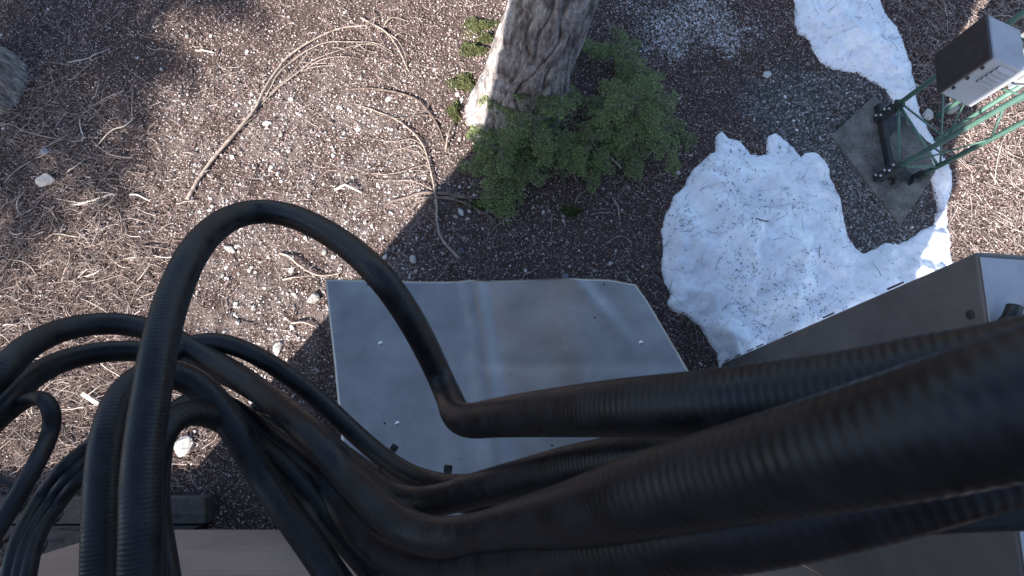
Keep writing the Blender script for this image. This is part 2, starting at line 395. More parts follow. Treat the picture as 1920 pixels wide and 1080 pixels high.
def inset(p, k): cc = np.mean(c, axis=0); q = np.array(p)*(1-k)+cc*k; return q
cb = [inset(x, .05) for x in c]
adopt(hexa('box_body', [tuple(np.append(p[:2], -.05)) for p in (cb[3], cb[2], cb[1], cb[0])]+[tuple(np.append(p[:2], p[2]-.035)) for p in (cb[3], cb[2], cb[1], cb[0])], M['boxgrey']), mb)
def lid_at(u, v):
    best = None
    d = ray(u, v)
    Q = V-np.array([0, 0, CH]); t = (Q@d)/(d@d); e = np.linalg.norm(Q-t[:, None]*d, axis=1); return V[e.argmin()]
for (u, v) in [(712, 643), (743, 795), (1203, 640), (1113, 596), (690, 532), (1134, 534), (1036, 833), (722, 796)]:
    p = lid_at(u, v); r_ = .009 if (u, v) in [(712, 643), (743, 795), (1203, 640)] else .0045
    a = np.linspace(0, 2*math.pi, 9)[:-1]; prof = [(1.5, 0.0), (1.45, .22), (.95, .26), (.8, .75), (.3, .9)]
    vv = np.vstack([np.column_stack([np.cos(a)*r_*q, np.sin(a)*r_*q, np.full(8, h*r_)]) for q, h in prof])+p+np.array([0, 0, .001])
    ff = [(8*k+m, 8*k+(m+1) % 8, 8*k+8+(m+1) % 8, 8*k+8+m) for k in range(4) for m in range(8)]+[tuple(range(32, 40))]
    adopt(mesh('screw', vv, ff, M['zinc'] if r_ > .005 else M['darksteel']), mb)
nl = 90; k_ = rng.integers(0, len(V), nl); nb_ = V[k_]; ya = rng.uniform(0, 6.28, nl); ll = rng.uniform(.006, .022, nl); ww = rng.uniform(.0012, .0025, nl); vv = []
for q in range(nl):
    dd = np.array([math.cos(ya[q]), math.sin(ya[q]), 0]); ss = np.array([-dd[1], dd[0], 0])*ww[q]; cc0 = nb_[q]+np.array([0, 0, .004])
    vv += [cc0-dd*ll[q]/2, cc0-ss, cc0+dd*ll[q]/2, cc0+ss]
nd = mesh('needle_specks', np.array(vv), np.arange(4*nl).reshape(-1, 4), M['twiglet'], attr={'tint': np.repeat(rng.uniform(0, .5, nl), 4)}); nd['kind'] = 'stuff'; adopt(nd, mb)
# bracket feet under the back edge of the lid
for q in (.1, .35, .5):
    p = c[3]*(1-q)+c[2]*q
    adopt(box('hinge', p[0]-.03, p[0]+.03, p[1]-.03, p[1]-.004, p[2]-.05, p[2]-.004, M['zinc'], bev=.003), mb)

# ------------------------------------------------------------------ tall cabinet on the right
tc = thing('tall_cabinet', 'tall taupe steel cabinet with stained side beside the big snow patch', 'cabinet', loc=(1.75, -.2, 0))
B0 = at(1350, 682, 0.0); d = ray(1832, 470); t = B0[0]/d[0]; T0 = np.array([0, 0, CH])+d*t
lean = (T0-B0)/T0[2]
ztop = T0[2]; back = np.array([-.104, -1.38, 0]); side = np.array([.20, -.015, 0])
bb = B0-lean*.05
def cc_(p, z): return tuple(p+lean*z)
pl = [B0+back, B0+back+side, B0+side, B0]
body = hexa('cabinet_body', [cc_(p, -.05) for p in pl]+[cc_(p, ztop) for p in pl], M['cabinet'], bev=.016); adopt(body, tc)
body.modifiers['bevel'].segments = 4
nrm = np.cross(back, lean); nrm /= np.linalg.norm(nrm)
if nrm[0] > 0: nrm = -nrm
def side_pt(f, z, off=0): return B0+back*f+lean*z+nrm*off
for z in (.12, .32, .52, .66, 1.02, 1.42, 1.9):       # hinge knuckles along the front edge
    p = side_pt(-.004, z, -.004)
    adopt(tube('hinge', np.array([p-lean*.045, p, p+lean*.045]), .0045, M['cabinet'], sides=10), tc)
def disc(name, p, n, r, h, mat, root, prof=None, sides=20):
    n = np.array(n)/np.linalg.norm(n); prof = prof or [(1, 0), (1, .6), (.8, 1), (.3, 1)]
    u = np.cross(n, [0, 0, 1.0]); u = u/np.linalg.norm(u) if np.linalg.norm(u) > .01 else np.array([1.0, 0, 0]); w_ = np.cross(n, u); a = np.arange(sides)*2*math.pi/sides
    vv = np.vstack([p+n*h*hh+r*q*(np.cos(a)[:, None]*u+np.sin(a)[:, None]*w_) for q, hh in prof])
    ff = [(sides*k+m, sides*k+(m+1) % sides, sides*k+sides+(m+1) % sides, sides*k+sides+m) for k in range(len(prof)-1) for m in range(sides)]+[tuple(range(sides*(len(prof)-1), sides*len(prof)))]
    return adopt(mesh(name, vv, ff, mat), root)
def on_side(u, v):
    d = ray(u, v); o = np.array([0, 0, CH]); t = ((B0-o)@nrm)/(d@nrm); return o+d*t
disc('hole_disc', on_side(1820, 590)+nrm*.001, nrm, .016, .006, M['darksteel'], tc)  # hole in the side, its dark inside painted as a disc
def m_skylit_top():  # same cabinet, top coloured lighter and bluer for the sky light on it
    return m_paint('cabinet_top_skylit', (.30, .31, .33), (.38, .39, .41), .5, 5)
topc = np.mean([np.array(cc_(p, ztop)) for p in pl], axis=0)
topp = [np.array(cc_(p, ztop)) for p in pl]; topi = [q*.965+topc*.035 for q in topp]
adopt(hexa('skylit_top_plate', [tuple(q+np.array([0, 0, .001])) for q in topi]+[tuple(q+np.array([0, 0, .006])) for q in topi], m_skylit_top(), bev=.002), tc)
gp = at(1868, 618, ztop+.006); adopt(tube('cable_gland', np.array([gp, gp+[.0, .0, .02], gp+[.012, .03, .045], gp+[.03, .07, .05]]), [.026, .026, .024, .022], M['zip'], sides=16), tc)
gp = at(1935, 612, ztop+.006); adopt(tube('cable_gland', np.array([gp, gp+[.0, .0, .02], gp+[.012, .03, .045], gp+[.03, .07, .05]]), [.026, .026, .024, .022], M['zip'], sides=16), tc)

# ------------------------------------------------------------------ snow
SN = [(1352, 700), (1345, 665), (1330, 640), (1310, 605), (1285, 592), (1262, 583), (1250, 568), (1257, 553), (1247, 530), (1243, 495), (1242, 440), (1244, 410), (1262, 370), (1285, 350), (1290, 335), (1300, 320), (1320, 302), (1340, 285), (1343, 258), (1352, 248), (1365, 262), (1385, 265), (1398, 280), (1405, 292), (1425, 294), (1437, 290), (1440, 257), (1452, 252), (1470, 268), (1485, 278), (1499, 298), (1506, 290), (1530, 292), (1540, 305), (1550, 330), (1562, 352), (1570, 380), (1577, 420), (1585, 450), (1600, 470), (1615, 478), (1640, 465), (1652, 456), (1680, 459), (1702, 454), (1730, 434), (1752, 425), (1757, 395), (1752, 362), (1742, 330), (1728, 300), (1712, 266), (1702, 237), (1688, 213), (1670, 194), (1648, 165), (1622, 148), (1594, 137), (1559, 131), (1534, 115), (1522, 96), (1515, 77), (1496, 62), (1491, 45), (1486, 10), (1470, -30), (1640, -30), (1655, 25), (1676, 49), (1688, 71), (1694, 99), (1706, 143), (1714, 178), (1720, 213), (1736, 247), (1758, 279), (1768, 304), (1779, 326), (1783, 351), (1777, 378), (1771, 403), (1778, 440), (1778, 468), (1790, 500), (1800, 560), (1650, 680), (1480, 740)]
SP = poly(SN)
xs = np.arange(SP[:, 0].min()-.1, SP[:, 0].max()+.1, .014); ys = np.arange(SP[:, 1].min()-.1, SP[:, 1].max()+.1, .014)
SX, SY = np.meshgrid(xs, ys); Q = np.stack([SX.ravel(), SY.ravel()], 1)
sdv = pdist(Q, SP) + (fbm(Q[:, 0]*9, Q[:, 1]*9, 91, 4)-.46)*.05+.014
hs = np.where(sdv > 0, .035*sstep(0, .02, sdv)+.14*sstep(0, .55, sdv)+.03*sstep(0, .15, sdv), sdv*1.2)
cup = (fbm(Q[:, 0]*4.2, Q[:, 1]*4.2, 14, 3)-.44)
rid = np.abs(vnoise(Q[:, 0]*2.6+Q[:, 1]*1.0, Q[:, 1]*5.0-Q[:, 0]*2.0, 23)-.5)
hs = hs + sstep(.0, .12, sdv)*(cup*.20 + rid*.10 + (fbm(Q[:, 0]*12, Q[:, 1]*12, 44, 3)-.44)*.07)
hs = np.where(sdv > .02, np.maximum(hs, .035*sstep(.02, .05, sdv)+.012), hs)
def snz(i_): return gz(Q[:, 0], Q[:, 1])*.6+hs-.01
SZ = snz(0); keep = (sdv > -.03)
nxs = len(xs); nys = len(ys); i = np.arange(nys-1)[:, None]*nxs; j = np.arange(nxs-1)[None]
fs = np.stack([i+j, i+j+1, i+j+1+nxs, i+j+nxs], -1).reshape(-1, 4); fs = fs[keep[fs].all(1)]
used = np.unique(fs); mp = np.zeros(len(Q), int); mp[used] = np.arange(len(used))
snow = thing('snow_patch', 'old melting snow patch curling round the tower footing and tall cabinet', 'snow', loc=(2.3, 1.2, 0))
adopt(mesh('snow_surface', np.column_stack([Q, SZ])[used], mp[fs], M['snow']), snow)
def snow_h(x, y):
    ii = np.clip(((x-xs[0])/.014).astype(int), 0, nxs-1); jj = np.clip(((y-ys[0])/.014).astype(int), 0, nys-1)
    return SZ[jj*nxs+ii], sdv[jj*nxs+ii]

# ------------------------------------------------------------------ loose litter (joined stuff)
def quads_stuff(name, n, xy, zf_, ln, wd, tilt, tint, mat, lift=.004, yaw=None, bend=True):
    yaw = rng.uniform(0, 2*math.pi, n) if yaw is None else yaw
    pit = rng.normal(0, tilt, n); d = np.stack([np.cos(yaw)*np.cos(pit), np.sin(yaw)*np.cos(pit), np.sin(pit)], 1)
    s = np.stack([-np.sin(yaw), np.cos(yaw), np.zeros(n)], 1)
    cpt = np.column_stack([xy, zf_(xy[:, 0], xy[:, 1])+lift+rng.uniform(0, .006, n)+np.abs(np.sin(pit))*ln*.4])
    off = rng.uniform(-.18, .18, n)[:, None]*ln[:, None]*s
    a = cpt-d*ln[:, None]/2; b = cpt+d*ln[:, None]/2; m = cpt+off; up = np.array([0, 0, 1.0])*wd[:, None]*.5
    V = np.stack([a, m-s*wd[:, None]/2, m+s*wd[:, None]/2, b, m+up], 1).reshape(-1, 3)
    o = np.arange(n)[:, None]*5
    Fq = np.concatenate([o+np.array([[0, 1, 4]]), o+np.array([[0, 4, 2]]), o+np.array([[1, 3, 4]]), o+np.array([[4, 3, 2]])])
    ob = mesh(name, V, Fq, mat, smooth=False, attr={'tint': np.repeat(tint, 5)}); ob['kind'] = 'stuff'; return ob
BB = (-4.9, 5.5, -1.2, 4.35)
def scatter(n): return np.stack([rng.uniform(BB[0], BB[1], n), rng.uniform(BB[2], BB[3], n)], 1)
def off_things(P):
    k = pdist(P, SP) < .02
    return k
# needles
P0 = scatter(260000); g, m, p = cover(P0); dn = fbm(P0[:, 0]*3, P0[:, 1]*3, 61, 3)
keep = (rng.random(len(P0)) < (1-.93*g)*(.35+1.1*dn)*(1-.35*p)) & off_things(P0); P0 = P0[keep]; n = len(P0)
qn = quads_stuff('needle_litter', n, P0, gz, rng.uniform(.010, .030, n), rng.uniform(.002, .0045, n), .30, np.clip(rng.beta(2, 2.2, n), 0, 1), M['needle'])
qn['label'] = 'reddish brown conifer needle litter covering the soil'; qn['category'] = 'litter'
# coarse chips of bark, cone scales and mulch
P0 = scatter(120000); g, m, p = cover(P0); dn = fbm(P0[:, 0]*4, P0[:, 1]*4, 161, 3)
keep = (rng.random(len(P0)) < (1-.8*g)*(.3+1.1*dn)) & off_things(P0); P0 = P0[keep]; n = len(P0)
qc = quads_stuff('bark_chips', n, P0, gz, rng.uniform(.010, .026, n), rng.uniform(.005, .013, n), .62, np.clip(rng.beta(1.4, 1.5, n), 0, 1), M['chip'], lift=.009)
qc['label'] = 'coarse bark chips and cone scales covering the soil'; qc['category'] = 'litter'
# twiglets
def twig_stuff(name, P0, ln, rad, mat, tint, lift=.006, zfun=gz, curl=.13):
    n = len(P0); yaw = rng.uniform(0, 2*math.pi, n); K = 5; pts = np.zeros((n, K, 3)); cur = P0.copy(); kap = rng.normal(0, curl, n)
    hz = rng.uniform(0, 1, n)**2*.03; sl = rng.normal(0, .22, n)
    for k in range(K):
        pts[:, k, :2] = cur
        yaw = yaw+kap+rng.normal(0, .18, n); cur = cur+np.stack([np.cos(yaw), np.sin(yaw)], 1)*(ln/(K-1))[:, None]
    pts[:, :, 2] = zfun(pts[:, :, 0].ravel(), pts[:, :, 1].ravel()).reshape(n, K)+lift+hz[:, None]+np.abs(sl)[:, None]*ln[:, None]*np.linspace(0, .5, K)[None]**1.3
    T = np.gradient(pts, axis=1); T /= np.linalg.norm(T, axis=2, keepdims=True); S = np.stack([-T[..., 1], T[..., 0], 0*T[..., 0]], -1); S /= np.linalg.norm(S, axis=2, keepdims=True); U = np.cross(T, S)
    rr = rad[:, None]*np.linspace(1, .45, K)[None]; V = []
    for a in (math.pi/2, math.pi*7/6, math.pi*11/6): V.append(pts+rr[..., None]*(math.cos(a)*S+math.sin(a)*np.abs(U)*np.sign(U[..., 2:3]+1e-9)*np.sign(U[..., 2:3]+1e-9)))
    V = np.stack(V, 2).reshape(-1, 3); o = np.arange(n)[:, None, None]*K*3; k = np.arange(K-1)[None, :, None]*3; s3 = np.arange(3)[None, None]; t3 = (s3+1) % 3
    Fq = np.stack([o+k+s3, o+k+t3, o+k+3+t3, o+k+3+s3], -1).reshape(-1, 4)
    ob = mesh(name, V, Fq, mat, attr={'tint': np.repeat(tint, K*3)}); ob['kind'] = 'stuff'; return ob
P0 = scatter(60000); g, m, p = cover(P0); tw = sstep(-.3, .3, pdist(P0, TWIG)+(fbm(P0[:, 0]*3, P0[:, 1]*3, 19, 3)-.44)*.8)
rgt = sstep(3.35, 3.7, P0[:, 0])
pr = (.12+.9*np.maximum(tw, rgt*.8))*(1-.8*g)*(.3+1.3*fbm(P0[:, 0]*4, P0[:, 1]*4, 71, 3))
P0 = P0[(rng.random(len(P0)) < pr) & off_things(P0)]; n = len(P0)
q = twig_stuff('twig_litter', P0, rng.gamma(2.0, .04, n)+.03, rng.uniform(.0012, .0036, n), M['twiglet'], np.clip(rng.beta(1.8, 1.8, n), 0, 1))
q['label'] = 'tangle of small dry twigs covering the forest floor'; q['category'] = 'twigs'
P0 = scatter(16000); tw = sstep(-.35, .25, pdist(P0, TWIG)+(fbm(P0[:, 0]*3, P0[:, 1]*3, 219, 3)-.44)*.8); rgt = sstep(3.4, 3.8, P0[:, 0]); g, m, p = cover(P0)
P0 = P0[(rng.random(len(P0)) < (.05+.5*np.maximum(tw, rgt*.5))*(1-g)) & off_things(P0)]; n = len(P0)
q = twig_stuff('twig_tangle', P0, rng.gamma(1.6, .07, n)+.03, .0013+rng.exponential(.0016, n).clip(0, .006), M['twiglet'], np.clip(rng.beta(1.5, 1.4, n), 0, 1), lift=.016, curl=.10)
q['label'] = 'loose tangle of longer bleached twigs on the forest floor'; q['category'] = 'twigs'
# gravel
def ico():
    t = (1+5**.5)/2
    v = np.array([(-1, t, 0), (1, t, 0), (-1, -t, 0), (1, -t, 0), (0, -1, t), (0, 1, t), (0, -1, -t), (0, 1, -t), (t, 0, -1), (t, 0, 1), (-t, 0, -1), (-t, 0, 1)], float)
    f = np.array([(0, 11, 5), (0, 5, 1), (0, 1, 7), (0, 7, 10), (0, 10, 11), (1, 5, 9), (5, 11, 4), (11, 10, 2), (10, 7, 6), (7, 1, 8), (3, 9, 4), (3, 4, 2), (3, 2, 6), (3, 6, 8), (3, 8, 9), (4, 9, 5), (2, 4, 11), (6, 2, 10), (8, 6, 7), (9, 8, 1)])
    return v/np.linalg.norm(v[0]), f
IV, IF = ico()
def stones_stuff(name, P0, size, mat, tint, sink=.25):
    n = len(P0); V = np.repeat(IV[None], n, 0)*(1+rng.normal(0, .16, (n, 12, 1)))
    V *= np.stack([rng.uniform(.8, 1.3, n), rng.uniform(.65, 1.0, n), rng.uniform(.4, .75, n)], 1)[:, None]
    yaw = rng.uniform(0, 6.283, n); cy, sy = np.cos(yaw)[:, None], np.sin(yaw)[:, None]
    V = np.stack([V[..., 0]*cy-V[..., 1]*sy, V[..., 0]*sy+V[..., 1]*cy, V[..., 2]], -1)*(size/2)[:, None, None]
    V += np.column_stack([P0, gz(P0[:, 0], P0[:, 1])+size*.5*(.55-sink)])[:, None]
    Fq = (np.arange(n)[:, None, None]*12+IF[None]).reshape(-1, 3)
    ob = mesh(name, V.reshape(-1, 3), Fq, mat, smooth=False, attr={'tint': np.repeat(tint, 12)}); ob['kind'] = 'stuff'; return ob
P0 = scatter(120000); lp = sstep(-.5, .35, pdist(P0, LIGHTP)+(fbm(P0[:, 0]*3, P0[:, 1]*3, 29, 3)-.44)*1.2)
tw = sstep(-.3, .3, pdist(P0, TWIG)); cl = sstep(.36, .58, fbm(P0[:, 0]*5, P0[:, 1]*5, 83, 4))
pr = (.06+.55*lp*(.3+cl))*(1-.8*tw)
P0 = P0[(rng.random(len(P0)) < pr) & off_things(P0)]; n = len(P0)
q = stones_stuff('pale_gravel', P0, np.clip(.006+rng.exponential(.0058, n), .006, .032), M['grit'], np.clip(rng.beta(2.2, 1.5, n), 0, 1))
q['label'] = 'pale gravel scattered over the brown litter'; q['category'] = 'gravel'
P0 = np.stack([rng.uniform(.5, 4.0, 110000), rng.uniform(1.0, 4.3, 110000)], 1); g, m, p = cover(P0); fr = sstep(-.1, .3, pdist(P0, FROST)+(fbm(P0[:, 0]*3, P0[:, 1]*3, 37, 3)-.44)*.9)
P0k = (rng.random(len(P0)) < np.minimum(1, .9*g+.75*fr)) & off_things(P0); fr = fr[P0k]; P0 = P0[P0k]; n = len(P0)
q = stones_stuff('grey_gravel', P0, rng.uniform(.008, .024, n), M['greygrit'], np.clip(rng.beta(1.5, 1.7, n)+fr*rng.uniform(0, .9, n), 0, 1))
q['label'] = 'fine grey gravel spread around the tower footing'; q['category'] = 'gravel'
# debris lying on the snow
P0 = np.stack([rng.uniform(SP[:, 0].min(), SP[:, 0].max(), 14000), rng.uniform(SP[:, 1].min(), SP[:, 1].max(), 14000)], 1)
zz, sdd = snow_h(P0[:, 0], P0[:, 1]); dn = fbm(P0[:, 0]*4.5, P0[:, 1]*4.5, 99, 4)
lefty = sstep(3.0, 1.6, P0[:, 0])
kk = (sdd > .03) & (rng.random(len(P0)) < sstep(.36, .60, dn)*(.16+.84*lefty)*.9); P0 = P0[kk]; n = len(P0)
q = quads_stuff('needle_debris', n, P0, lambda x, y: snow_h(x, y)[0], rng.uniform(.008, .034, n), rng.uniform(.003, .008, n), .15, rng.uniform(0, .3, n), M['twiglet'], lift=.002); adopt(q, snow)
P1 = np.stack([rng.uniform(SP[:, 0].min(), SP[:, 0].max(), 260), rng.uniform(SP[:, 1].min(), SP[:, 1].max(), 260)], 1)
zz, sdd = snow_h(P1[:, 0], P1[:, 1]); P1 = P1[sdd > .1]; n = len(P1)
q = twig_stuff('twig_debris', P1, rng.uniform(.03, .16, n), rng.uniform(.001, .0028, n), M['twiglet'], rng.uniform(0, .25, n), lift=.003, zfun=lambda x, y: snow_h(x, y)[0]); adopt(q, snow)

# ------------------------------------------------------------------ named stones
def stone_mesh(name, s, seed):
    r = np.random.default_rng(seed)
    v, f = IV.copy(), IF
    for _ in range(2):
        em = {}; nv = list(v); nf = []
        def mid(a, b):
            k = (min(a, b), max(a, b))
            if k not in em: em[k] = len(nv); q = nv[a]+nv[b]; nv.append(q/np.linalg.norm(q))
            return em[k]
        for a, b, c_ in f:
            x, y, z = mid(a, b), mid(b, c_), mid(c_, a); nf += [(a, x, z), (b, y, x), (c_, z, y), (x, y, z)]
        v, f = np.array(nv), nf
    for _ in range(14):      # chop facets
        n_ = r.normal(size=3); n_ /= np.linalg.norm(n_); d_ = r.uniform(.45, .8); k = v@n_-d_; v = v-np.outer(np.maximum(k, 0), n_)*.85
    v = v+r.normal(0, .02, v.shape); v = v*np.array([r.uniform(.95, 1.3), r.uniform(.7, .95), r.uniform(.45, .7)])
    me = bpy.data.meshes.new(name); me.from_pydata([tuple(q) for q in v], [], [tuple(q) for q in f]); me.materials.append(s)
    return me
SM = [stone_mesh('stone', M['stone'], k) for k in range(9)]
SMb = stone_mesh('stone', M['bluestone'], 40)
def put_stone(u, v, px, label, group=None, me=None, name='stone', flat=1.0):
    p = at(u, v, .02); z = float(gz(p[0], p[1])); s = px/F*4.2/2
    o = bpy.data.objects.new(name, me or random.choice(SM)); COL.objects.link(o)
    o.location = (p[0], p[1], z+s*.22); o.scale = (s, s, s*flat); o.rotation_euler = (random.uniform(-.2, .2), random.uniform(-.2, .2), random.uniform(0, 6.28))
    return tag(o, label, 'stone', group)
o = put_stone(91, 340, 46, 'large flat pale rock among dark twigs, away from the cables', me=SM[2], name='rock'); o.rotation_euler[2] = .1
put_stone(86, 287, 26, 'small blue grey rock just beyond the large flat pale rock', me=SMb, name='rock')
o = put_stone(345, 832, 44, 'large white rock half hidden behind the cable legs', me=SM[4], name='rock')
put_stone(1782, 205, 36, 'white rock beside the lattice tower on the sunlit strip', me=SM[5], name='rock'); put_stone(1740, 214, 30, 'rounded white rock between snow strip and lattice tower', me=SM[1], name='rock')
put_stone(588, 562, 25, 'broad white stone by the corner of the aluminium lid', me=SM[3]); put_stone(521, 655, 22, 'pale stone just above the arching cable near the lid', me=SM[6])
put_stone(1437, 142, 24, 'pale grey stone alone on the grey gravel', me=SM[7], name='stone')
put_stone(1060, 521, 22, 'grey flat stone touching the front edge of the aluminium lid', me=SMb)
put_stone(915, 392, 26, 'angular grey stone lying behind the exposed roots', me=SMb); put_stone(864, 396, 17, 'pale grey stone below the exposed roots', me=SM[0]); put_stone(864, 470, 17, 'grey stone at the broken end of the long bare branch', me=SMb)
put_stone(775, 486, 17, 'tan angular stone in the shade near the aluminium lid', me=SM[8]); put_stone(722, 482, 13, 'oblong pale stone in the shade near the arching cable', me=SM[5])
Gs = 'pale stones on the sunlit litter'
for (u, v, px) in [(502, 232, 15), (671, 236, 16), (729, 181, 15), (633, 199, 10), (544, 185, 10), (436, 294, 13), (558, 212, 10), (462, 97, 10), (600, 268, 10), (608, 248, 9), (765, 288, 9), (704, 242, 9), (430, 466, 20), (412, 440, 15), (372, 342, 14), (508, 315, 14), (520, 325, 12), (707, 346, 10), (606, 343, 9), (572, 446, 11), (607, 471, 13), (625, 480, 11), (546, 505, 12), (636, 506, 12), (645, 385, 8), (682, 392, 9), (684, 415, 9), (697, 423, 9), (440, 571, 11), (411, 518, 11), (421, 520, 9), (551, 552, 9), (547, 613, 10), (475, 575, 9), (605, 548, 10), (445, 605, 9), (865, 185, 13), (857, 172, 12), (844, 53, 10), (860, 258, 9), (695, 148, 9), (675, 145, 8), (395, 68, 9), (350, 67, 9), (412, 136, 8), (302, 129, 8), (469, 190, 9), (540, 282, 10), (527, 250, 8), (640, 290, 9), (505, 345, 8), (470, 500, 8), (500, 480, 8), (395, 395, 8), (340, 250, 9), (330, 190, 7), (420, 250, 8), (690, 310, 8), (660, 330, 8)]:
    put_stone(u, v, px*1.15, 'pale rounded stone on the sunlit litter', Gs)
Gh = 'small white stones in the shade'
for (u, v, px) in [(725, 466, 8), (736, 465, 7), (745, 425, 8), (733, 399, 9), (736, 423, 7), (853, 405, 8), (877, 410, 7), (1030, 395, 8), (1057, 403, 9), (1056, 412, 7), (1019, 397, 9), (1132, 352, 7), (1143, 495, 9), (1068, 500, 7), (870, 445, 7), (905, 428, 6), (963, 431, 7), (840, 342, 6), (879, 350, 7), (860, 362, 6), (912, 345, 6), (1000, 388, 7), (1296, 291, 8), (1270, 325, 10), (1115, 508, 7), (985, 507, 7), (930, 480, 6), (1180, 350, 7), (1155, 470, 7), (880, 508, 7), (1098, 436, 7), (1086, 470, 6), (830, 380, 7), (880, 395, 8), (945, 400, 7)]:
    put_stone(u, v, px*1.15, 'small white stone on the shaded dark soil', Gh)

# ------------------------------------------------------------------ branches, sticks, roots
def gpath(pts, lift=.008, n=10, arch=0):
    P = np.array([at(u, v, .015) for u, v in pts]); P = catmull(P, n); P[:, 2] = gz(P[:, 0], P[:, 1])
    # smooth heights so the branch spans hollows
    k = 9; zz = np.convolve(np.pad(P[:, 2], k//2, mode='edge'), np.ones(k)/k, 'valid'); P[:, 2] = np.maximum(zz, P[:, 2]-.004)+lift
    P[:, 2] += arch*np.sin(np.linspace(0, math.pi, len(P)))
    P[:, :2] += np.cumsum(rng.normal(0, .0009, (len(P), 2)), axis=0)
    return P
def stick(name, pts, r0, r1, mat, parent=None, lift=None, arch=0, sides=8):
    P = gpath(pts, lift if lift is not None else max(r0, .005), arch=arch); n = len(P); rad = np.linspace(r0, r1, n)*(1+.10*rng.normal(size=n).clip(-1.5, 1.5))
    return tube(name, P, rad, M[mat], parent, sides=sides)
def branch(name, label, main, subs, r0, r1, mat='stick', cat='branch', group=None, arch=.02):
    root = thing(name, label, cat, group, loc=tuple(np.append(at(*main[0], .0)[:2], 0)))
    adopt(stick('main_stem', main, r0, r1, mat, arch=arch), root)
    for s in subs:
        adopt(stick('side_twig', s[0], s[1], s[1]*.35, mat, arch=arch*.8+.01, lift=.012), root)
    return root
branch('fallen_branch', 'long pale fallen branch fanning into several curved boughs on the litter', [(354, 376), (375, 340), (402, 302), (440, 258), (478, 212), (495, 178), (520, 135), (545, 105), (590, 75), (640, 52), (690, 45)], [
    ([(480, 208), (505, 175), (525, 140), (560, 108), (610, 82), (660, 77), (700, 78), (735, 95)], .0075), ([(484, 204), (530, 160), (570, 130), (590, 115), (630, 100), (690, 82), (740, 105)], .0065),
    ([(575, 128), (600, 115), (640, 108), (675, 110)], .005), ([(560, 135), (590, 128), (625, 124), (655, 110)], .004), ([(505, 178), (545, 145), (585, 100), (600, 95)], .004), ([(608, 98), (605, 80), (598, 72)], .003), ([(372, 350), (380, 330), (385, 318)], .003)], .017, .006)
branch('fallen_branch', 'pale forked branch with bleached tips lying beyond the fanned boughs', [(675, 30), (700, 46), (722, 60), (740, 84), (752, 108), (760, 130), (766, 134)], [
    ([(716, 54), (738, 70), (752, 86), (762, 110), (764, 128)], .006), ([(735, 72), (748, 66), (758, 70)], .004), ([(700, 44), (704, 32), (700, 20)], .005), ([(695, 42), (694, 58), (694, 70)], .004), ([(720, 46), (735, 36), (760, 38)], .006)], .009, .004)
branch('fallen_branch', 'long bare branch with grey broken end reaching into the shade', [(862, 486), (845, 468), (828, 446), (820, 420), (820, 390), (817, 360), (812, 332), (806, 312), (801, 292), (790, 268), (770, 245), (740, 222), (700, 205), (660, 192)], [
    ([(808, 318), (795, 312), (780, 316), (740, 326), (695, 328)], .005), ([(813, 358), (795, 350), (770, 342), (730, 340), (700, 335)], .005), ([(800, 290), (785, 275), (765, 278), (735, 292), (718, 308)], .005), ([(792, 270), (770, 262), (735, 268), (690, 258)], .004), ([(803, 300), (780, 285), (745, 280), (725, 300)], .004), ([(828, 440), (815, 425), (806, 408)], .003), ([(818, 400), (808, 395), (802, 385)], .003), ([(736, 328), (732, 345), (738, 368)], .003), ([(750, 322), (745, 340), (765, 350)], .003)], .013, .004)
branch('fallen_branch', 'dark crooked branch lying by the sunlit trunk base', [(650, 166), (690, 165), (720, 168), (750, 175), (775, 185), (800, 205), (812, 222), (825, 245), (834, 270)], [
    ([(812, 215), (780, 217), (750, 225), (730, 220), (708, 212)], .006), ([(800, 205), (808, 190), (815, 196)], .007), ([(806, 215), (790, 228), (780, 245)], .003)], .008, .008, 'darkstick')
branch('exposed_roots', 'exposed tree roots lying along the shadow edge near the lid', [(715, 392), (735, 378), (765, 370), (795, 362), (840, 364), (885, 370), (925, 372)], [
    ([(770, 395), (785, 380), (810, 374), (850, 376), (890, 392), (930, 416)], .015), ([(780, 372), (820, 372), (870, 372), (895, 380)], .011), ([(768, 370), (790, 364), (806, 360)], .012)], .011, .012, 'root', 'root', arch=.012)
branch('exposed_roots', 'curved bare root ending beside the aluminium lid', [(525, 475), (545, 482), (560, 496), (580, 510), (605, 518), (640, 512)], [([(530, 524), (560, 522), (590, 518)], .008)], .010, .007, 'stick', 'root', arch=.035)
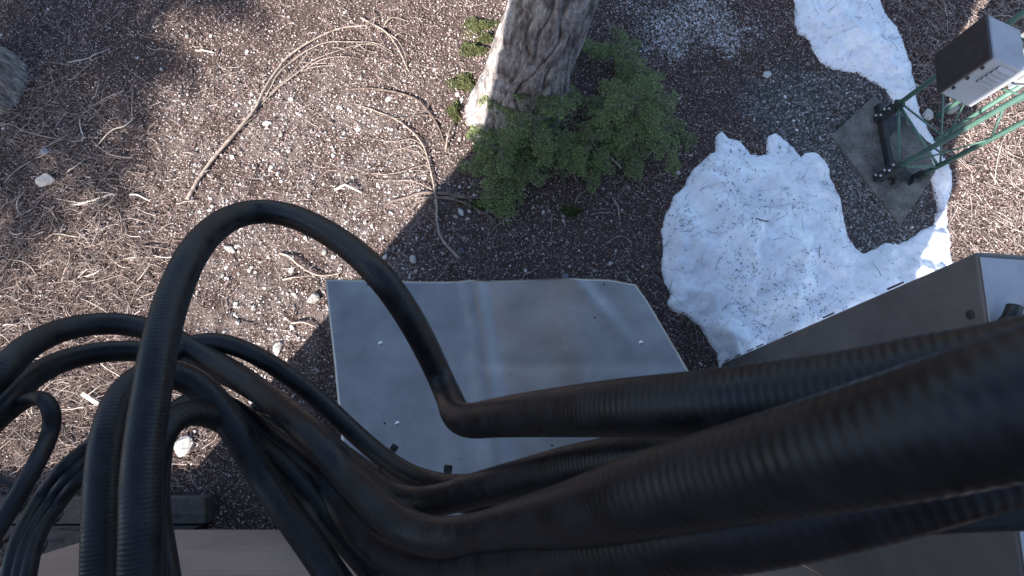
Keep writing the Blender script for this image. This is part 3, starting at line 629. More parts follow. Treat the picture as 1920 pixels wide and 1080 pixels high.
for (nm, lb, pts, r0, r1, mt, ar) in [
    ('bleached_stick', 'thick arched bleached stick on gravel beyond the arching cable', [(628, 356), (645, 350), (655, 350), (678, 358)], .011, .008, 'bleached', .05),
    ('stick', 'straight dark stick standing clear of the fanned boughs', [(413, 92), (408, 120), (404, 160), (400, 195)], .006, .004, 'darkstick', .03),
    ('bleached_stick', 'short bleached stick near the tip of the dark straight stick', [(368, 96), (385, 98), (402, 101)], .007, .006, 'bleached', .01),
    ('stick', 'reddish brown stick jutting out from the big trunk in the corner', [(78, 118), (105, 122), (157, 127)], .008, .006, 'root', .02),
    ('stick', 'long straight grey twig lying in dark shade by the blue grey rock', [(28, 236), (55, 250), (90, 258), (155, 267)], .006, .004, 'stick', .02),
    ('stick', 'thin tan twig crossing shadow near the large flat pale rock', [(8, 342), (30, 325), (62, 300)], .006, .005, 'stick', .02),
    ('bleached_stick', 'long bleached split stick on the twig litter', [(133, 386), (170, 378), (205, 366), (215, 366)], .008, .006, 'bleached', .012),
    ('bleached_stick', 'bleached curved stick beside the long split stick', [(243, 365), (262, 367), (280, 376)], .008, .005, 'bleached', .025),
    ('stick', 'hooked pale twig near the rising side of the arching cable', [(218, 492), (240, 486), (270, 484), (300, 483)], .006, .004, 'stick', .015),
    ('stick', 'tall thin twig bent upright across the twig litter', [(217, 390), (228, 410), (232, 440), (236, 470)], .006, .004, 'stick', .02),
    ('stick', 'curled grey twigs forming an open hook in the twig litter', [(115, 448), (130, 470), (132, 490), (122, 510), (110, 527)], .006, .004, 'stick', .025),
    ('stick', 'long arched twig over the dark shaded litter', [(83, 448), (105, 440), (135, 444), (180, 449)], .006, .004, 'stick', .03),
    ('bleached_stick', 'short chunky bleached stick low in the twig litter', [(160, 518), (178, 514), (194, 504)], .007, .005, 'bleached', .012),
    ('bleached_stick', 'splintered pale stick lying below the green saplings', [(1120, 278), (1140, 293), (1166, 315)], .010, .006, 'bleached', .03),
    ('stick', 'grey rotting stick lying in shade between saplings and snow', [(1148, 368), (1158, 388), (1163, 412)], .009, .006, 'stick', .02),
    ('stick', 'thin arched tan twig in shade near the lid and snow', [(1138, 455), (1155, 446), (1172, 447), (1186, 460)], .005, .003, 'stick', .03),
    ('stick', 'angled tan twig in shade above the aluminium lid', [(1108, 402), (1125, 398), (1152, 397)], .005, .003, 'stick', .015),
    ('stick', 'bent pale twig in shade beneath the saplings', [(1078, 380), (1086, 367), (1102, 355)], .006, .004, 'stick', .02),
    ('stick', 'upright pale stick in sunlight next to the hemlock sapling', [(836, 278), (843, 252), (851, 226)], .009, .007, 'stick', .05),
    ('stick', 'pale twig between cable and lid edge in the shade', [(545, 606), (575, 606), (600, 618)], .008, .005, 'stick', .02),
    ('stick', 'dark slanting line on gravel beside the arching cable', [(482, 305), (476, 335), (460, 376)], .006, .005, 'darkstick', .02),  # thin dark tube laid slantwise on the gravel
    ('stick', 'thin branched twig lying on the big snow patch', [(1391, 430), (1405, 434), (1420, 428), (1435, 416)], .004, .003, 'darkstick', .0)]:
    o = stick(nm, pts, r0, r1, mt, arch=ar)
    if 'snow patch' in lb:
        me = o.data; co = np.zeros(len(me.vertices)*3); me.vertices.foreach_get('co', co); co = co.reshape(-1, 3); h, _ = snow_h(co[:, 0], co[:, 1]); co[:, 2] += h-gz(co[:, 0], co[:, 1])-.003; me.vertices.foreach_set('co', co.ravel())
    tag(o, lb, 'stick')
for (lb, pts, w_) in [('white sawn lath lying flat among twigs beside the cable legs', [(153, 738), (184, 758)], .03), ('white sawn lath pointing along the cable legs', [(188, 765), (186, 826)], .032), ('tan sawn lath glimpsed between the cable legs', [(230, 868), (226, 915)], .03)]:
    a, b = at(*pts[0], .03), at(*pts[1], .03); d = (b-a)/np.linalg.norm(b-a); s = np.array([-d[1], d[0], 0])*w_/2; z0 = float(gz(*((a+b)/2)[:2]))+.02; up = np.array([0, 0, .012])
    a[2] = z0; b[2] = z0+.004
    tag(hexa('wood_lath', [a-s, b-s, b+s, a+s, a-s+up, b-s+up, b+s+up, a+s+up], M['bleached'], bev=.001), lb, 'lath')
Gt = 'dry twigs strewn over the twig litter'
k = 0
while k < 95:
    x, y = rng.uniform(-4.6, -1.6), rng.uniform(-.4, 3.4)
    if pdist(np.array([[x, y]]), TWIG)[0] < -.1: continue
    yaw = rng.uniform(0, 6.28); L = rng.uniform(.12, .42); kp = rng.normal(0, .12); pts = []
    cx, cy = x, y
    for s in range(6): pts.append((cx, cy, 0)); yaw += kp+rng.normal(0, .22); cx += math.cos(yaw)*L/5; cy += math.sin(yaw)*L/5
    P_t = catmull(np.array(pts), 3); P_t[:, 2] = gz(P_t[:, 0], P_t[:, 1])+.012+.03*rng.random()*np.sin(np.linspace(0, 3.1, len(P_t)))
    r0 = rng.uniform(.0028, .006)
    tag(tube('twig', P_t, np.linspace(r0, r0*.5, len(P_t)), M[random.choice(['stick', 'stick', 'bleached', 'root'])], sides=5), 'thin dry twig strewn over the twiggy litter', 'twig', Gt); k += 1

# ------------------------------------------------------------------ foliage builders
def spray(base, dirv, length, droop, seed, leaf=(.016, .0042), nb=18, side=.42):
    """a flat feathery conifer bough: stem polyline, side branchlets, and leaflet triangles"""
    r = np.random.default_rng(seed); n = 14; P = [np.array(base, float)]; d = np.array(dirv, float); d /= np.linalg.norm(d)
    for k in range(n):
        d = d+np.array([r.normal(0, .05), r.normal(0, .05), -droop/n]); d /= np.linalg.norm(d); P.append(P[-1]+d*length/n)
    P = np.array(P); stems = [(P, np.linspace(.0045, .0012, len(P)))]; LV = []; LT = []
    def leaves(Q, dens):
        L = np.linalg.norm(np.diff(Q, axis=0), axis=1).sum(); m = max(4, int(L*dens)); s = np.linspace(.05, 1, m)
        idx = s*(len(Q)-1); k0 = np.clip(idx.astype(int), 0, len(Q)-2); fr = (idx-k0)[:, None]; pos = Q[k0]*(1-fr)+Q[k0+1]*fr; tg = Q[k0+1]-Q[k0]; tg = tg/np.linalg.norm(tg, axis=1)[:, None]
        sd = np.cross(tg, [0, 0, 1.0]); sd /= np.linalg.norm(sd, axis=1)[:, None]+1e-9; up = np.cross(sd, tg)
        for sg in (-1, 1):
            a = r.normal(0, .35, m)[:, None]; dd = tg*.55+sd*sg*.85+up*a; dd /= np.linalg.norm(dd, axis=1)[:, None]
            ll = (leaf[0]*r.uniform(.7, 1.25, m))[:, None]; ww = np.cross(dd, up+r.normal(0, .3, (m, 3))); ww /= np.linalg.norm(ww, axis=1)[:, None]; ww = ww*leaf[1]
            jit = r.normal(0, .002, (m, 3))
            LV.append(np.stack([pos+jit, pos+jit+dd*ll*.5+ww, pos+jit+dd*ll, pos+jit+dd*ll*.5-ww], 1)); LT.append(np.clip(r.normal(.38, .24, m)+.3*s, 0, 1))
    leaves(P, 80)
    for k in range(nb):
        f = .10+.88*(k+r.uniform(-.3, .3))/nb; f = min(max(f, .03), .98); i0 = f*(len(P)-1); a = int(i0); b0 = P[a]*(1-(i0-a))+P[min(a+1, len(P)-1)]*(i0-a)
        tg = P[min(a+1, len(P)-1)]-P[max(a-1, 0)]; tg /= np.linalg.norm(tg); sd = np.cross(tg, [0, 0, 1.0]); sd /= np.linalg.norm(sd)+1e-9
        sg = 1 if k % 2 else -1; dd = tg*.6+sd*sg+np.array([0, 0, r.normal(-.05, .18)]); dd /= np.linalg.norm(dd); L = length*side*(1-f*.72)*r.uniform(.4, 1.3)
        Q = [b0]; 
        for q in range(6): dd = dd+tg*.09+np.array([0, 0, -.06]); dd /= np.linalg.norm(dd); Q.append(Q[-1]+dd*L/6)
        Q = np.array(Q); stems.append((Q, np.linspace(.002, .0007, 7))); leaves(Q, 84)
        for q2 in range(3):   # third order
            if L < .07: break
            j0 = 1+q2*2; b1 = Q[j0]; t2 = Q[min(j0+1, 6)]-Q[j0-1]; t2 /= np.linalg.norm(t2); s2 = np.cross(t2, [0, 0, 1.0]); s2 /= np.linalg.norm(s2)+1e-9
            for sg2 in (-1, 1):
                d2 = t2*.7+s2*sg2*.8+np.array([0, 0, r.normal(0, .15)]); d2 /= np.linalg.norm(d2); L2 = L*.38*r.uniform(.6, 1.2)*(1-.2*q2)
                leaves(np.array([b1, b1+d2*L2*.5, b1+d2*L2+[0, 0, -.1*L2]]), 84)
    LV = np.concatenate(LV).reshape(-1, 3); LT = np.repeat(np.concatenate(LT), 4)
    return stems, LV, np.arange(len(LV)).reshape(-1, 4), LT
def sapling(label, base, top, nb, rl, seed, az=(0, 6.283), zlo=.25):
    r = np.random.default_rng(seed); base = np.array(base); top = np.array(top)
    root = thing('hemlock_sapling', label, 'sapling', loc=tuple(base))
    t = np.linspace(0, 1, 8)[:, None]; S = base*(1-t)+top*t; S[:, :2] += np.cumsum(r.normal(0, .008, (8, 2)), axis=0)
    adopt(tube('stem', S, np.linspace(.013, .003, 8), M['root'], sides=8), root)
    for k in range(nb):
        f = zlo+(1-zlo)*(k+.5)/nb; i0 = f*7; a = min(int(i0), 6); b0 = S[a]*(1-(i0-a))+S[a+1]*(i0-a)
        th = az[0]+(az[1]-az[0])*((k*.381966+r.uniform(-.08, .08)) % 1); L = rl*(1.12-.62*(f-zlo)/(1-zlo))*r.uniform(.7, 1.15)
        st, lv, lf, lt = spray(b0, (math.cos(th), math.sin(th), .22), L, .75, seed*100+k, nb=int(14+L*14))
        V, Fl = merge([tube_vf(p, q, 4) for p, q in st]); bo = adopt(mesh('bough', V, Fl, M['root']), root)
        fo = mesh('foliage', lv, lf, M['hemlock'], smooth=False, attr={'tint': lt}); fo['kind'] = 'stuff'; fo.parent = bo
    return root
def gpt(u, v, z=0): p = at(u, v, z); return (p[0], p[1], float(gz(p[0], p[1]))+z)
sapling('dense bright hemlock sapling in front of the trunk on its sunny side', gpt(990, 285), at(995, 185, .62), 15, .62, 3)
sapling('low spreading hemlock sapling with drooping sprays nearest the exposed roots', gpt(950, 320), at(940, 285, .40), 11, .46, 4)
sapling('wide sparse hemlock sapling on the shaded side of the trunk', gpt(1175, 235), at(1195, 180, .55), 13, .66, 5)
sapling('small hemlock sapling with outstretched tips between trunk and snow', gpt(1120, 300), at(1110, 270, .36), 9, .42, 6)
sapling('thin pale hemlock sapling hugging the shaded side of the trunk', gpt(1150, 130), at(1180, 80, .42), 8, .42, 8)

# ------------------------------------------------------------------ trees
def trunk(name, pts, rads, seed, sides=110, step=.03, lob=.012, parent=None):
    if seed == 5: sides, step = 240, .014
    P = catmull(np.array(pts, float), 12); rr = catmull(np.array([[q, 0, 0] for q in rads], float), 12)[:, 0]
    Q, s = resample(np.column_stack([P, rr]), step); n = len(Q); a = np.arange(sides)/sides*2*math.pi
    A, Sx = np.meshgrid(a, s); flare = np.exp(-Sx/.35)
    ca, sa = np.cos(A), np.sin(A)
    w_ = 1+lob*flare*(np.sin(A*5+seed)+.6*np.sin(A*8+seed*2))
    rd = np.abs(vnoise(A*16/6.283*2.0+vnoise(A*3, Sx*4, seed+3)*2.2, Sx*3.4, seed)-.5)*2
    w_ = w_-.075*np.exp(-(rd/.16)**2)-.03*np.exp(-((np.abs(vnoise(A*7.1+vnoise(A*2, Sx*5, seed+9)*1.6, Sx*5.5, seed+11)-.5)*2)/.13)**2)+.03*(rd-.5)+.03*(vnoise(A*9, Sx*9, seed+5)-.5)+.02*(vnoise(A*26, Sx*26, seed+7)-.5)
    w_[:, -1] = w_[:, -1]
    V, Fl = tube_vf(Q[:, :3], Q[:, 3], sides, wob=w_)
    return mesh(name, V, Fl, M['bark'], parent)
def crown(zs, rmax, basep, topp, n_tw, seed, leaf=.05):
    r = np.random.default_rng(seed); V = []; Tn = []; St = []
    for k in range(n_tw):
        f = r.random()**1.0; z0 = basep+(topp-basep)*f; th = r.uniform(0, 6.283); L = rmax*(1-f*.85)*r.uniform(.7, 1.1)
        q = zs(z0); d = np.array([math.cos(th), math.sin(th), .05]); m = int(26*L/1.6)+8
        t = np.linspace(.12, 1, m); end = q+d*L+np.array([0, 0, -.28*L]); pos = q+(d*L)[None]*t[:, None]+np.array([0, 0, -.28*L])*(t[:, None]**2)
        St.append((np.array([q, (q+end)/2+[0, 0, .05], end]), np.array([.03, .02, .006])*max(.3, 1-f)))
        for c_ in range(9):
            pp = pos+r.normal(0, 1, (m, 3))*np.array([.13, .13, .05])*(1-.4*t[:, None]); yaw = th+r.normal(0, .9, m); e = np.stack([np.cos(yaw), np.sin(yaw), r.normal(-.2, .25, m)], 1); s = np.stack([-np.sin(yaw), np.cos(yaw), r.normal(0, .3, m)], 1)
            l2 = leaf*r.uniform(.7, 1.7, m)[:, None]; V.append(np.stack([pp, pp+e*l2+s*l2*.3, pp+e*l2*2, pp+e*l2-s*l2*.3], 1)); Tn.append(r.beta(2, 2, m))
    V = np.concatenate(V).reshape(-1, 3); return V, np.arange(len(V)).reshape(-1, 4), np.repeat(np.concatenate(Tn), 4), St
def tree(label, pts, rads, seed, cb, ct, rmax, ntw):
    root = thing('conifer_tree', label, 'tree', loc=tuple(pts[0])); tr = adopt(trunk('trunk', pts, rads, seed), root)
    Pz = catmull(np.array(pts, float), 12)
    zs = lambda z: np.array([np.interp(z, Pz[:, 2], Pz[:, 0]), np.interp(z, Pz[:, 2], Pz[:, 1]), z])
    V, Fq, tn, St = crown(zs, rmax, cb, ct, ntw, seed)
    o = mesh('crown', V, Fq, M['conifer'], smooth=False, attr={'tint': tn}); adopt(o, root)
    for p, q in St: pass
    Vb, Fb = merge([tube_vf(p, q, 5) for p, q in St]); b = mesh('limbs', Vb, Fb, M['bark']); adopt(b, root)
    return root
b = at(978, 205, 0.0); p1 = at(1040, 20, 1.05)
slope = (p1-b)/1.05
b = b+np.array([-.04, 0, 0])
tpts = [b-slope*.14, b+slope*.08, b+slope*.35, b+slope*.8, b+slope*1.4, b+np.append(slope[:2]*2.2, 2.8), b+np.append(slope[:2]*2.6, 4.8), b+np.append(slope[:2]*2.7, 9), b+np.append(slope[:2]*2.7, 13)]
tree('leaning grey barked conifer with one sunlit flank, saplings at its foot', tpts, [.46, .40, .35, .31, .28, .25, .21, .13, .03], 5, 6.5, 12.8, 1.7, 70)
b = at(-22, 165, 0.0)
tree('dark shaded tree trunk standing in the corner beyond the twigs', [b-np.array([0, 0, .1]), b+[0, 0, .1], b+[-.01, .02, .8], b+[-.03, .05, 2.5], b+[-.05, .1, 7], b+[0, .1, 11]], [.44, .37, .31, .27, .16, .03], 9, 6, 10.8, 1.6, 60)
# the trees that stand behind and shade the ground at the left
x, y, h = -11.2, -5.55, 15
tree('tall conifer standing outside the clearing that shades the twiggy corner', [(x, y, -.1), (x, y, .3), (x+.05, y, h*.3), (x, y+.05, h*.7), (x, y, h)], [.34, .3, .22, .1, .02], 21, 2.5, h-.1, 3.0, 330)

# ------------------------------------------------------------------ moss clumps
def moss(u, v, rx, ry, label, seed):
    r = np.random.default_rng(seed); p = at(u, v, .03); n = 2600; a = r.uniform(0, 6.283, n); q = np.sqrt(r.random(n)); edge = 1+.25*np.sin(a*3+seed)+.15*np.sin(a*7)
    x = p[0]+np.cos(a)*q*rx*edge; y = p[1]+np.sin(a)*q*ry*edge; z = gz(x, y)+.055*(1-q**2)*(.7+.6*vnoise(x*30, y*30, seed))
    yaw = r.uniform(0, 6.283, n); e = np.stack([np.cos(yaw)*.5, np.sin(yaw)*.5, r.uniform(.2, 1, n)], 1); s = np.stack([-np.sin(yaw), np.cos(yaw), 0*yaw], 1); l = r.uniform(.006, .016, n)[:, None]; c_ = np.stack([x, y, z-.004], 1)
    V = np.stack([c_-s*l*.4, c_+e*l*.6-s*l*.45, c_+e*l, c_+e*l*.6+s*l*.45], 1).reshape(-1, 3)
    root = thing('moss_clump', label, 'moss', loc=(p[0], p[1], float(gz(p[0], p[1]))))
    f = mesh('moss_tufts', V, np.arange(4*n).reshape(-1, 4), M['moss'], smooth=False, attr={'tint': np.repeat(r.beta(2, 2, n), 4)}); f['kind'] = 'stuff'; adopt(f, root)
    t = np.linspace(0, 2*math.pi, 25)[:-1]; vv = [(p[0], p[1], float(gz(p[0], p[1]))+.045)]; ff = []
    for k, q_ in enumerate((.35, .7, 1.0)):
        for th in t:
            ee = 1+.25*math.sin(th*3+seed)+.15*math.sin(th*7); xx = p[0]+math.cos(th)*q_*rx*ee*.97; yy = p[1]+math.sin(th)*q_*ry*ee*.97; vv.append((xx, yy, float(gz(xx, yy))+.05*(1-q_**2)-.006))
    for m in range(24):
        ff.append((0, 1+m, 1+(m+1) % 24))
        for k in range(2): ff.append((1+24*k+m, 1+24*(k+1)+m, 1+24*(k+1)+(m+1) % 24, 1+24*k+(m+1) % 24))
    adopt(mesh('moss_mound', vv, ff, M['moss'], attr={'tint': np.full(len(vv), .25)}), root)
moss(898, 45, .16, .08, 'bright moss clump touching the sunlit trunk', 1); moss(886, 90, .14, .075, 'rounded moss clump midway along the sunlit trunk foot', 2); moss(912, 70, .08, .05, 'little moss tuft closest against the bark', 3)
moss(868, 150, .13, .09, 'flat moss clump scattered with white stones', 4); moss(852, 205, .06, .10, 'yellowish moss strip beside the upright pale stick', 5); moss(905, 384, .16, .05, 'dark moss cushion between the exposed roots', 6); moss(1070, 395, .09, .05, 'dark moss cushion in the shade below the saplings', 7)

# ------------------------------------------------------------------ tower, footing, enclosures
def slab_pt(u, v, z): p = at(u, v, z); return (p[0], p[1])
zs_ = .05
fp = [slab_pt(1690, 422, zs_), slab_pt(1775, 292, zs_), slab_pt(1640, 178, zs_), slab_pt(1560, 253, zs_)]
foot = hexa('concrete_footing', [(*p, -.15) for p in fp]+[(*p, zs_) for p in fp], M['concrete'], bev=.012)
tag(foot, 'grey concrete footing slab under the green lattice tower', 'footing')
tw_ = thing('lattice_tower', 'green steel lattice tower bolted to the concrete footing', 'tower', loc=tuple(at(1675, 300, zs_)))
LA, LB_, LC = at(1652, 219, zs_+.05), at(1652, 331, zs_+.05), at(1722, 331, zs_+.05)
d = ray(1912, 184); t = LB_[0]/d[0]; TB = np.array([0, 0, CH])+d*t; tl = (TB-LB_)/(TB[2]-LB_[2]); tl[0] = 0; tl *= np.array([1, .92, 1])
def lg(p, z): return p+tl*(z-p[2])
HT = 5.6
for p in (LA, LB_, LC):
    adopt(tube('leg', np.array([lg(p, z) for z in np.linspace(p[2], HT, 6)]), .0195, M['green'], sides=12), tw_)
for k in range(6):
    z0 = .32+k*.86; z1 = z0+.43
    for (p, q) in ((LA, LB_), (LB_, LC), (LC, LA)):
        V, Fl = bar(lg(p, z0), lg(q, z0+.43), .0072, 6); adopt(mesh('diagonal_brace', V, Fl, M['green']), tw_)
        V, Fl = bar(lg(q, z0+.43), lg(p, z0+.86), .0072, 6); adopt(mesh('diagonal_brace', V, Fl, M['green']), tw_)
for (p, q) in ((LA, LB_), (LB_, LC), (LC, LA)):
    V, Fl = bar(lg(p, .30), lg(q, .30), .011, 6); adopt(mesh('horizontal_brace', V, Fl, M['green']), tw_)
# base frame: dark angle iron with triangular gussets and bolts
fa, fb = at(1643, 200, zs_+.004), at(1643, 338, zs_+.004)
adopt(hexa('base_angle', box8(fa[0]-.02, fa[0]+.02, fb[1], fa[1], zs_+.002, zs_+.06), M['darksteel'], bev=.004), tw_)
for p, sy in ((LA, -1), (LB_, 1)):
    q0 = np.array([fa[0]+.018, p[1], zs_+.01]); 
    tri = [q0+[0, -.03*sy, 0], q0+[.22, -.02*sy, .0], q0+[0, .20*sy, 0]]; up = np.array([0, 0, .012])
    adopt(mesh('gusset', [*tri, *[x+up for x in tri]], [(0, 2, 1), (3, 4, 5), (0, 1, 4, 3), (1, 2, 5, 4), (2, 0, 3, 5)], M['darksteel'], smooth=False), tw_)
    sl_ = np.array([p+[-.01, -.028, -.04], p+[.0, -.028, -.04], p+[0, -.028, .20], p+[-.01, -.028, .2]])
    pl_ = [p+tl*.0+np.array([-.035, -.03, -.045]), p+np.array([.035, -.03, -.045]), p+np.array([.035, .03, -.045]), p+np.array([-.035, .03, -.045])]
    adopt(hexa('leg_shoe', [tuple(x) for x in pl_]+[tuple(x+tl*.27) for x in pl_], M['darksteel'], bev=.003), tw_)
    for k in range(5):
        bp = p+tl*(.0+k*.05)+np.array([-.036, .012*(-1)**k, 0]); disc('bolt', bp, (-1, 0, .1), .011, .014, M['zinc'], tw_, sides=6)
p = LC; pl_ = [p+np.array([-.03, -.03, -.045]), p+np.array([.03, -.03, -.045]), p+np.array([.03, .03, -.045]), p+np.array([-.03, .03, -.045])]
adopt(hexa('leg_shoe', [tuple(x) for x in pl_]+[tuple(x+tl*.12) for x in pl_], M['darksteel'], bev=.003), tw_)
for (u, v) in ((1672, 345), (1705, 345)):
    q = at(u, v, zs_); adopt(tube('anchor_bolt', np.array([q, q+[0, 0, .05], q+[.0, .02, .08]]), .012, M['darksteel'], sides=8), tw_)
# enclosure on the tower
en = thing('tower_enclosure', 'light grey louvred electrical enclosure with dark door clamped to the tower', 'enclosure', loc=tuple(at(1765, 175, .79)))
q0 = at(1767, 176, 1.02); e1 = np.array([.035, .295, .0]); e2 = np.array([.165, -.10, .0]); hv = np.append(tl[:2], 1.0)*.37
pl = [q0, q0+e2, q0+e2+e1, q0+e1]
adopt(hexa('enclosure_body', [tuple(x) for x in pl]+[tuple(x+hv) for x in pl], M['boxgrey'], bev=.004), en)
n1 = np.cross(e1, hv); n1 /= np.linalg.norm(n1); n1 = n1 if n1[0] < 0 else -n1
n2 = np.cross(e2, hv); n2 /= np.linalg.norm(n2); n2 = n2 if n2[1] < 0 else -n2
def plate(name, o, a, b, n, th, mat, root, bev=.002): 
    c8 = [o, o+a, o+a+b, o+b]; return adopt(hexa(name, [tuple(x) for x in c8]+[tuple(x+n*th) for x in c8], mat, bev=bev), root)
def fixn(o): return o
plate('door_gasket', q0+n1*.001+e1*.005+hv*.005, e1*.99, hv*.99, n1, .008, M['zinc'], en)
plate('door', q0+n1*.010-e1*.01-hv*.015, e1*1.02, hv*1.03, n1, .020, M['door'], en, .004)
for k in range(5):
    a = q0+e2*.30+hv*(.50+.088*k)
    adopt(hexa('louvre_slot', [tuple(x) for x in (a+n2*.001, a+e2*.5+n2*.001, a+e2*.5+hv*.042+n2*.001, a+hv*.042+n2*.001, a+n2*.003, a+e2*.5+n2*.003, a+e2*.5+hv*.042+n2*.003, a+hv*.042+n2*.003)], M['darksteel']), en)
    a = a+hv*.044
    adopt(hexa('louvre', [tuple(x) for x in (a+n2*.001, a+e2*.5+n2*.001, a+e2*.5+hv*.042+n2*.001, a+hv*.042+n2*.001, a+n2*.026, a+e2*.5+n2*.026, a+e2*.5+hv*.042+n2*.005, a+hv*.042+n2*.005)], M['boxgrey']), en)
for f in (.22, .5, .78): disc('latch', q0+hv*f+n2*.001+e2*.03, n2, .010, .012, M['darksteel'], en)
plate('mount_bracket', q0+e2*.5+e1*.1-hv*.10, e2*.12, hv*.1, e1*.8/np.linalg.norm(e1), .02, M['green'], en)
# second weathered cabinet beyond it at the frame edge
w2 = thing('weathered_cabinet', 'blotchy grey cabinet with pale flange behind the louvred enclosure', 'cabinet', loc=tuple(at(1900, 110, .9)))
q0 = at(1899, 160, .85); e1 = np.array([.06, .36, 0]); e2 = np.array([.42, -.08, 0]); hv2 = np.append(tl[:2], 1.0)*.55
pl = [q0, q0+e2, q0+e2+e1, q0+e1]
adopt(hexa('cabinet_body', [tuple(x) for x in pl]+[tuple(x+hv2) for x in pl], M['platedirty'], bev=.01), w2)
n1 = np.cross(e1, hv2); n1 /= np.linalg.norm(n1); n1 = n1 if n1[0] < 0 else -n1
plate('flange', q0+n1*.002-e1*.06-hv2*.03, e1*1.12, hv2*.09, n1, .016, M['boxgrey'], w2)
for (q_, nm) in ((q0+e1*.2+e2*.3, 'leg'), (q0+e1*.8+e2*.3, 'leg')):
    V, Fl = bar(q_-np.array([0, 0, .92]), q_, .02, 10); adopt(mesh(nm, V, Fl, M['green']), w2)

# ------------------------------------------------------------------ cables
CP = .0034
def cable(name, label, pts, r, group=None, mat='rubber', ribbed=True, sides=22, cat='cable', tail=None, wk=1.0):
    P = np.array([atd(u, v, 2*r*F/(w_*wk)) for u, v, w_ in pts])
    if tail is not None:
        e = P[-1]-P[-2]; e /= np.linalg.norm(e); q1 = P[-1]+e*.10; tx = tail[-1][0]
        P = np.vstack([P, q1, q1+np.array([.12, -.10, -.03]), [tx, -.45, q1[2]-.10], [tx+.02, -.768, q1[2]-.14]])
    P = catmull(P, 14)
    P, _ = resample(P, .002); kk = np.exp(-np.linspace(-2, 2, 15)**2); kk /= kk.sum()
    P = np.stack([np.convolve(np.pad(P[:, q], 7, mode='edge'), kk, 'valid') for q in range(3)], 1)
    if ribbed:
        Q, s = resample(P, CP/4); rad = r*(1+.0085*np.sin(s/CP*2*math.pi)); L = s[-1]
    else:
        Q, s = resample(P, .006); rad = np.full(len(Q), r)
    V, Fl = tube_vf(Q, rad, sides, cap=True); o = mesh(name, V, Fl, M[mat]); tag(o, label, cat, group); return o
cable('ribbed_cable', 'black ribbed cable making the tall lone arch, then bending sharply right', [(262, 1180, 74), (263, 1080, 72), (264, 1000, 71), (265, 900, 69), (272, 820, 67), (284, 740, 65), (297, 660, 63), (314, 590, 60), (335, 530, 57), (362, 475, 54), (395, 435, 50), (435, 408, 47), (480, 397, 45), (525, 400, 45), (570, 414, 46), (620, 440, 48), (670, 476, 50.5), (715, 521, 53), (757, 578, 52), (793, 640, 50), (822, 700, 48), (842, 745, 50), (856, 776, 57), (880, 788, 64), (930, 783, 72), (1000, 776, 84), (1150, 765, 106), (1300, 757, 122), (1450, 744, 134), (1600, 728, 146), (1750, 704, 158), (1920, 680, 172), (2100, 640, 180)], .014, tail=[(.45, -.2, 3.9), (.6, -.72, 3.8)])
cable('ribbed_cable', 'black ribbed cable, outermost of the pair arching in from the side', [(-120, 830, 52), (-50, 752, 51), (0, 702, 50), (50, 652, 47), (110, 621, 44), (175, 608, 42), (240, 609, 41), (300, 624, 41), (355, 650, 41), (410, 682, 42), (465, 717, 44), (520, 760, 46), (580, 806, 47), (642, 860, 48), (682, 896, 50), (722, 925, 52), (765, 940, 54), (820, 938, 57), (900, 917, 64), (1000, 893, 74), (1100, 871, 84), (1250, 851, 96), (1400, 838, 104), (1600, 815, 112), (1900, 775, 120), (2150, 740, 125)], .014, tail=[(.6, -.72, 3.6)])
cable('ribbed_cable', 'black ribbed cable, inner of the pair arching in, swelling across to the bracket', [(-110, 900, 50), (-50, 820, 49), (0, 768, 48), (50, 715, 45), (110, 680, 42), (180, 662, 40), (250, 658, 39), (320, 667, 39), (390, 688, 40), (450, 713, 43), (510, 750, 47), (567, 800, 53), (611, 843, 56), (650, 890, 58), (692, 932, 62), (733, 970, 66), (775, 996, 70), (825, 1008, 74), (900, 1003, 82), (980, 985, 98), (1070, 966, 120), (1200, 930, 150), (1340, 896, 172), (1500, 860, 200), (1650, 825, 225), (1800, 785, 248), (1960, 742, 268), (2150, 690, 285)], .014, tail=[(.32, -.3, 3.9), (.4, -.72, 3.8)])
cable('ribbed_cable', 'black ribbed cable sweeping lowest across the plywood wall', [(330, 1180, 40), (316, 1080, 40), (300, 980, 40), (296, 900, 41), (306, 820, 42), (338, 768, 43), (388, 752, 44), (436, 772, 45), (484, 806, 45), (530, 838, 45), (572, 872, 46), (608, 913, 48), (640, 955, 50), (680, 1003, 54), (728, 1042, 60), (785, 1062, 66), (850, 1070, 74), (950, 1068, 92), (1080, 1047, 116), (1250, 1012, 142), (1420, 980, 160), (1600, 934, 172), (1800, 872, 182), (2000, 806, 190), (2150, 756, 194)], .014, tail=[(.3, -.4, 3.8), (.35, -.72, 3.7)])
cable('ribbed_cable', 'black ribbed cable forming the steep hoop that drops past the timber', [(190, 1180, 68), (190, 1080, 66), (191, 1000, 65), (195, 900, 63), (204, 820, 61), (225, 755, 58), (262, 712, 55), (312, 700, 53), (362, 716, 52), (405, 755, 52), (442, 808, 52), (490, 888, 52), (540, 962, 54), (592, 1035, 56), (640, 1105, 58), (700, 1190, 60)], .014)
cable('ribbed_cable', 'black ribbed cable tucked under the hoop, leaving over the plywood wall', [(288, 1180, 52), (283, 1080, 52), (280, 980, 52), (286, 880, 51), (304, 815, 50), (338, 780, 48), (382, 776, 46), (430, 796, 44), (475, 828, 43), (525, 868, 42), (578, 926, 42), (612, 972, 43), (652, 1020, 44), (700, 1075, 45), (760, 1145, 46), (820, 1210, 47)], .012)
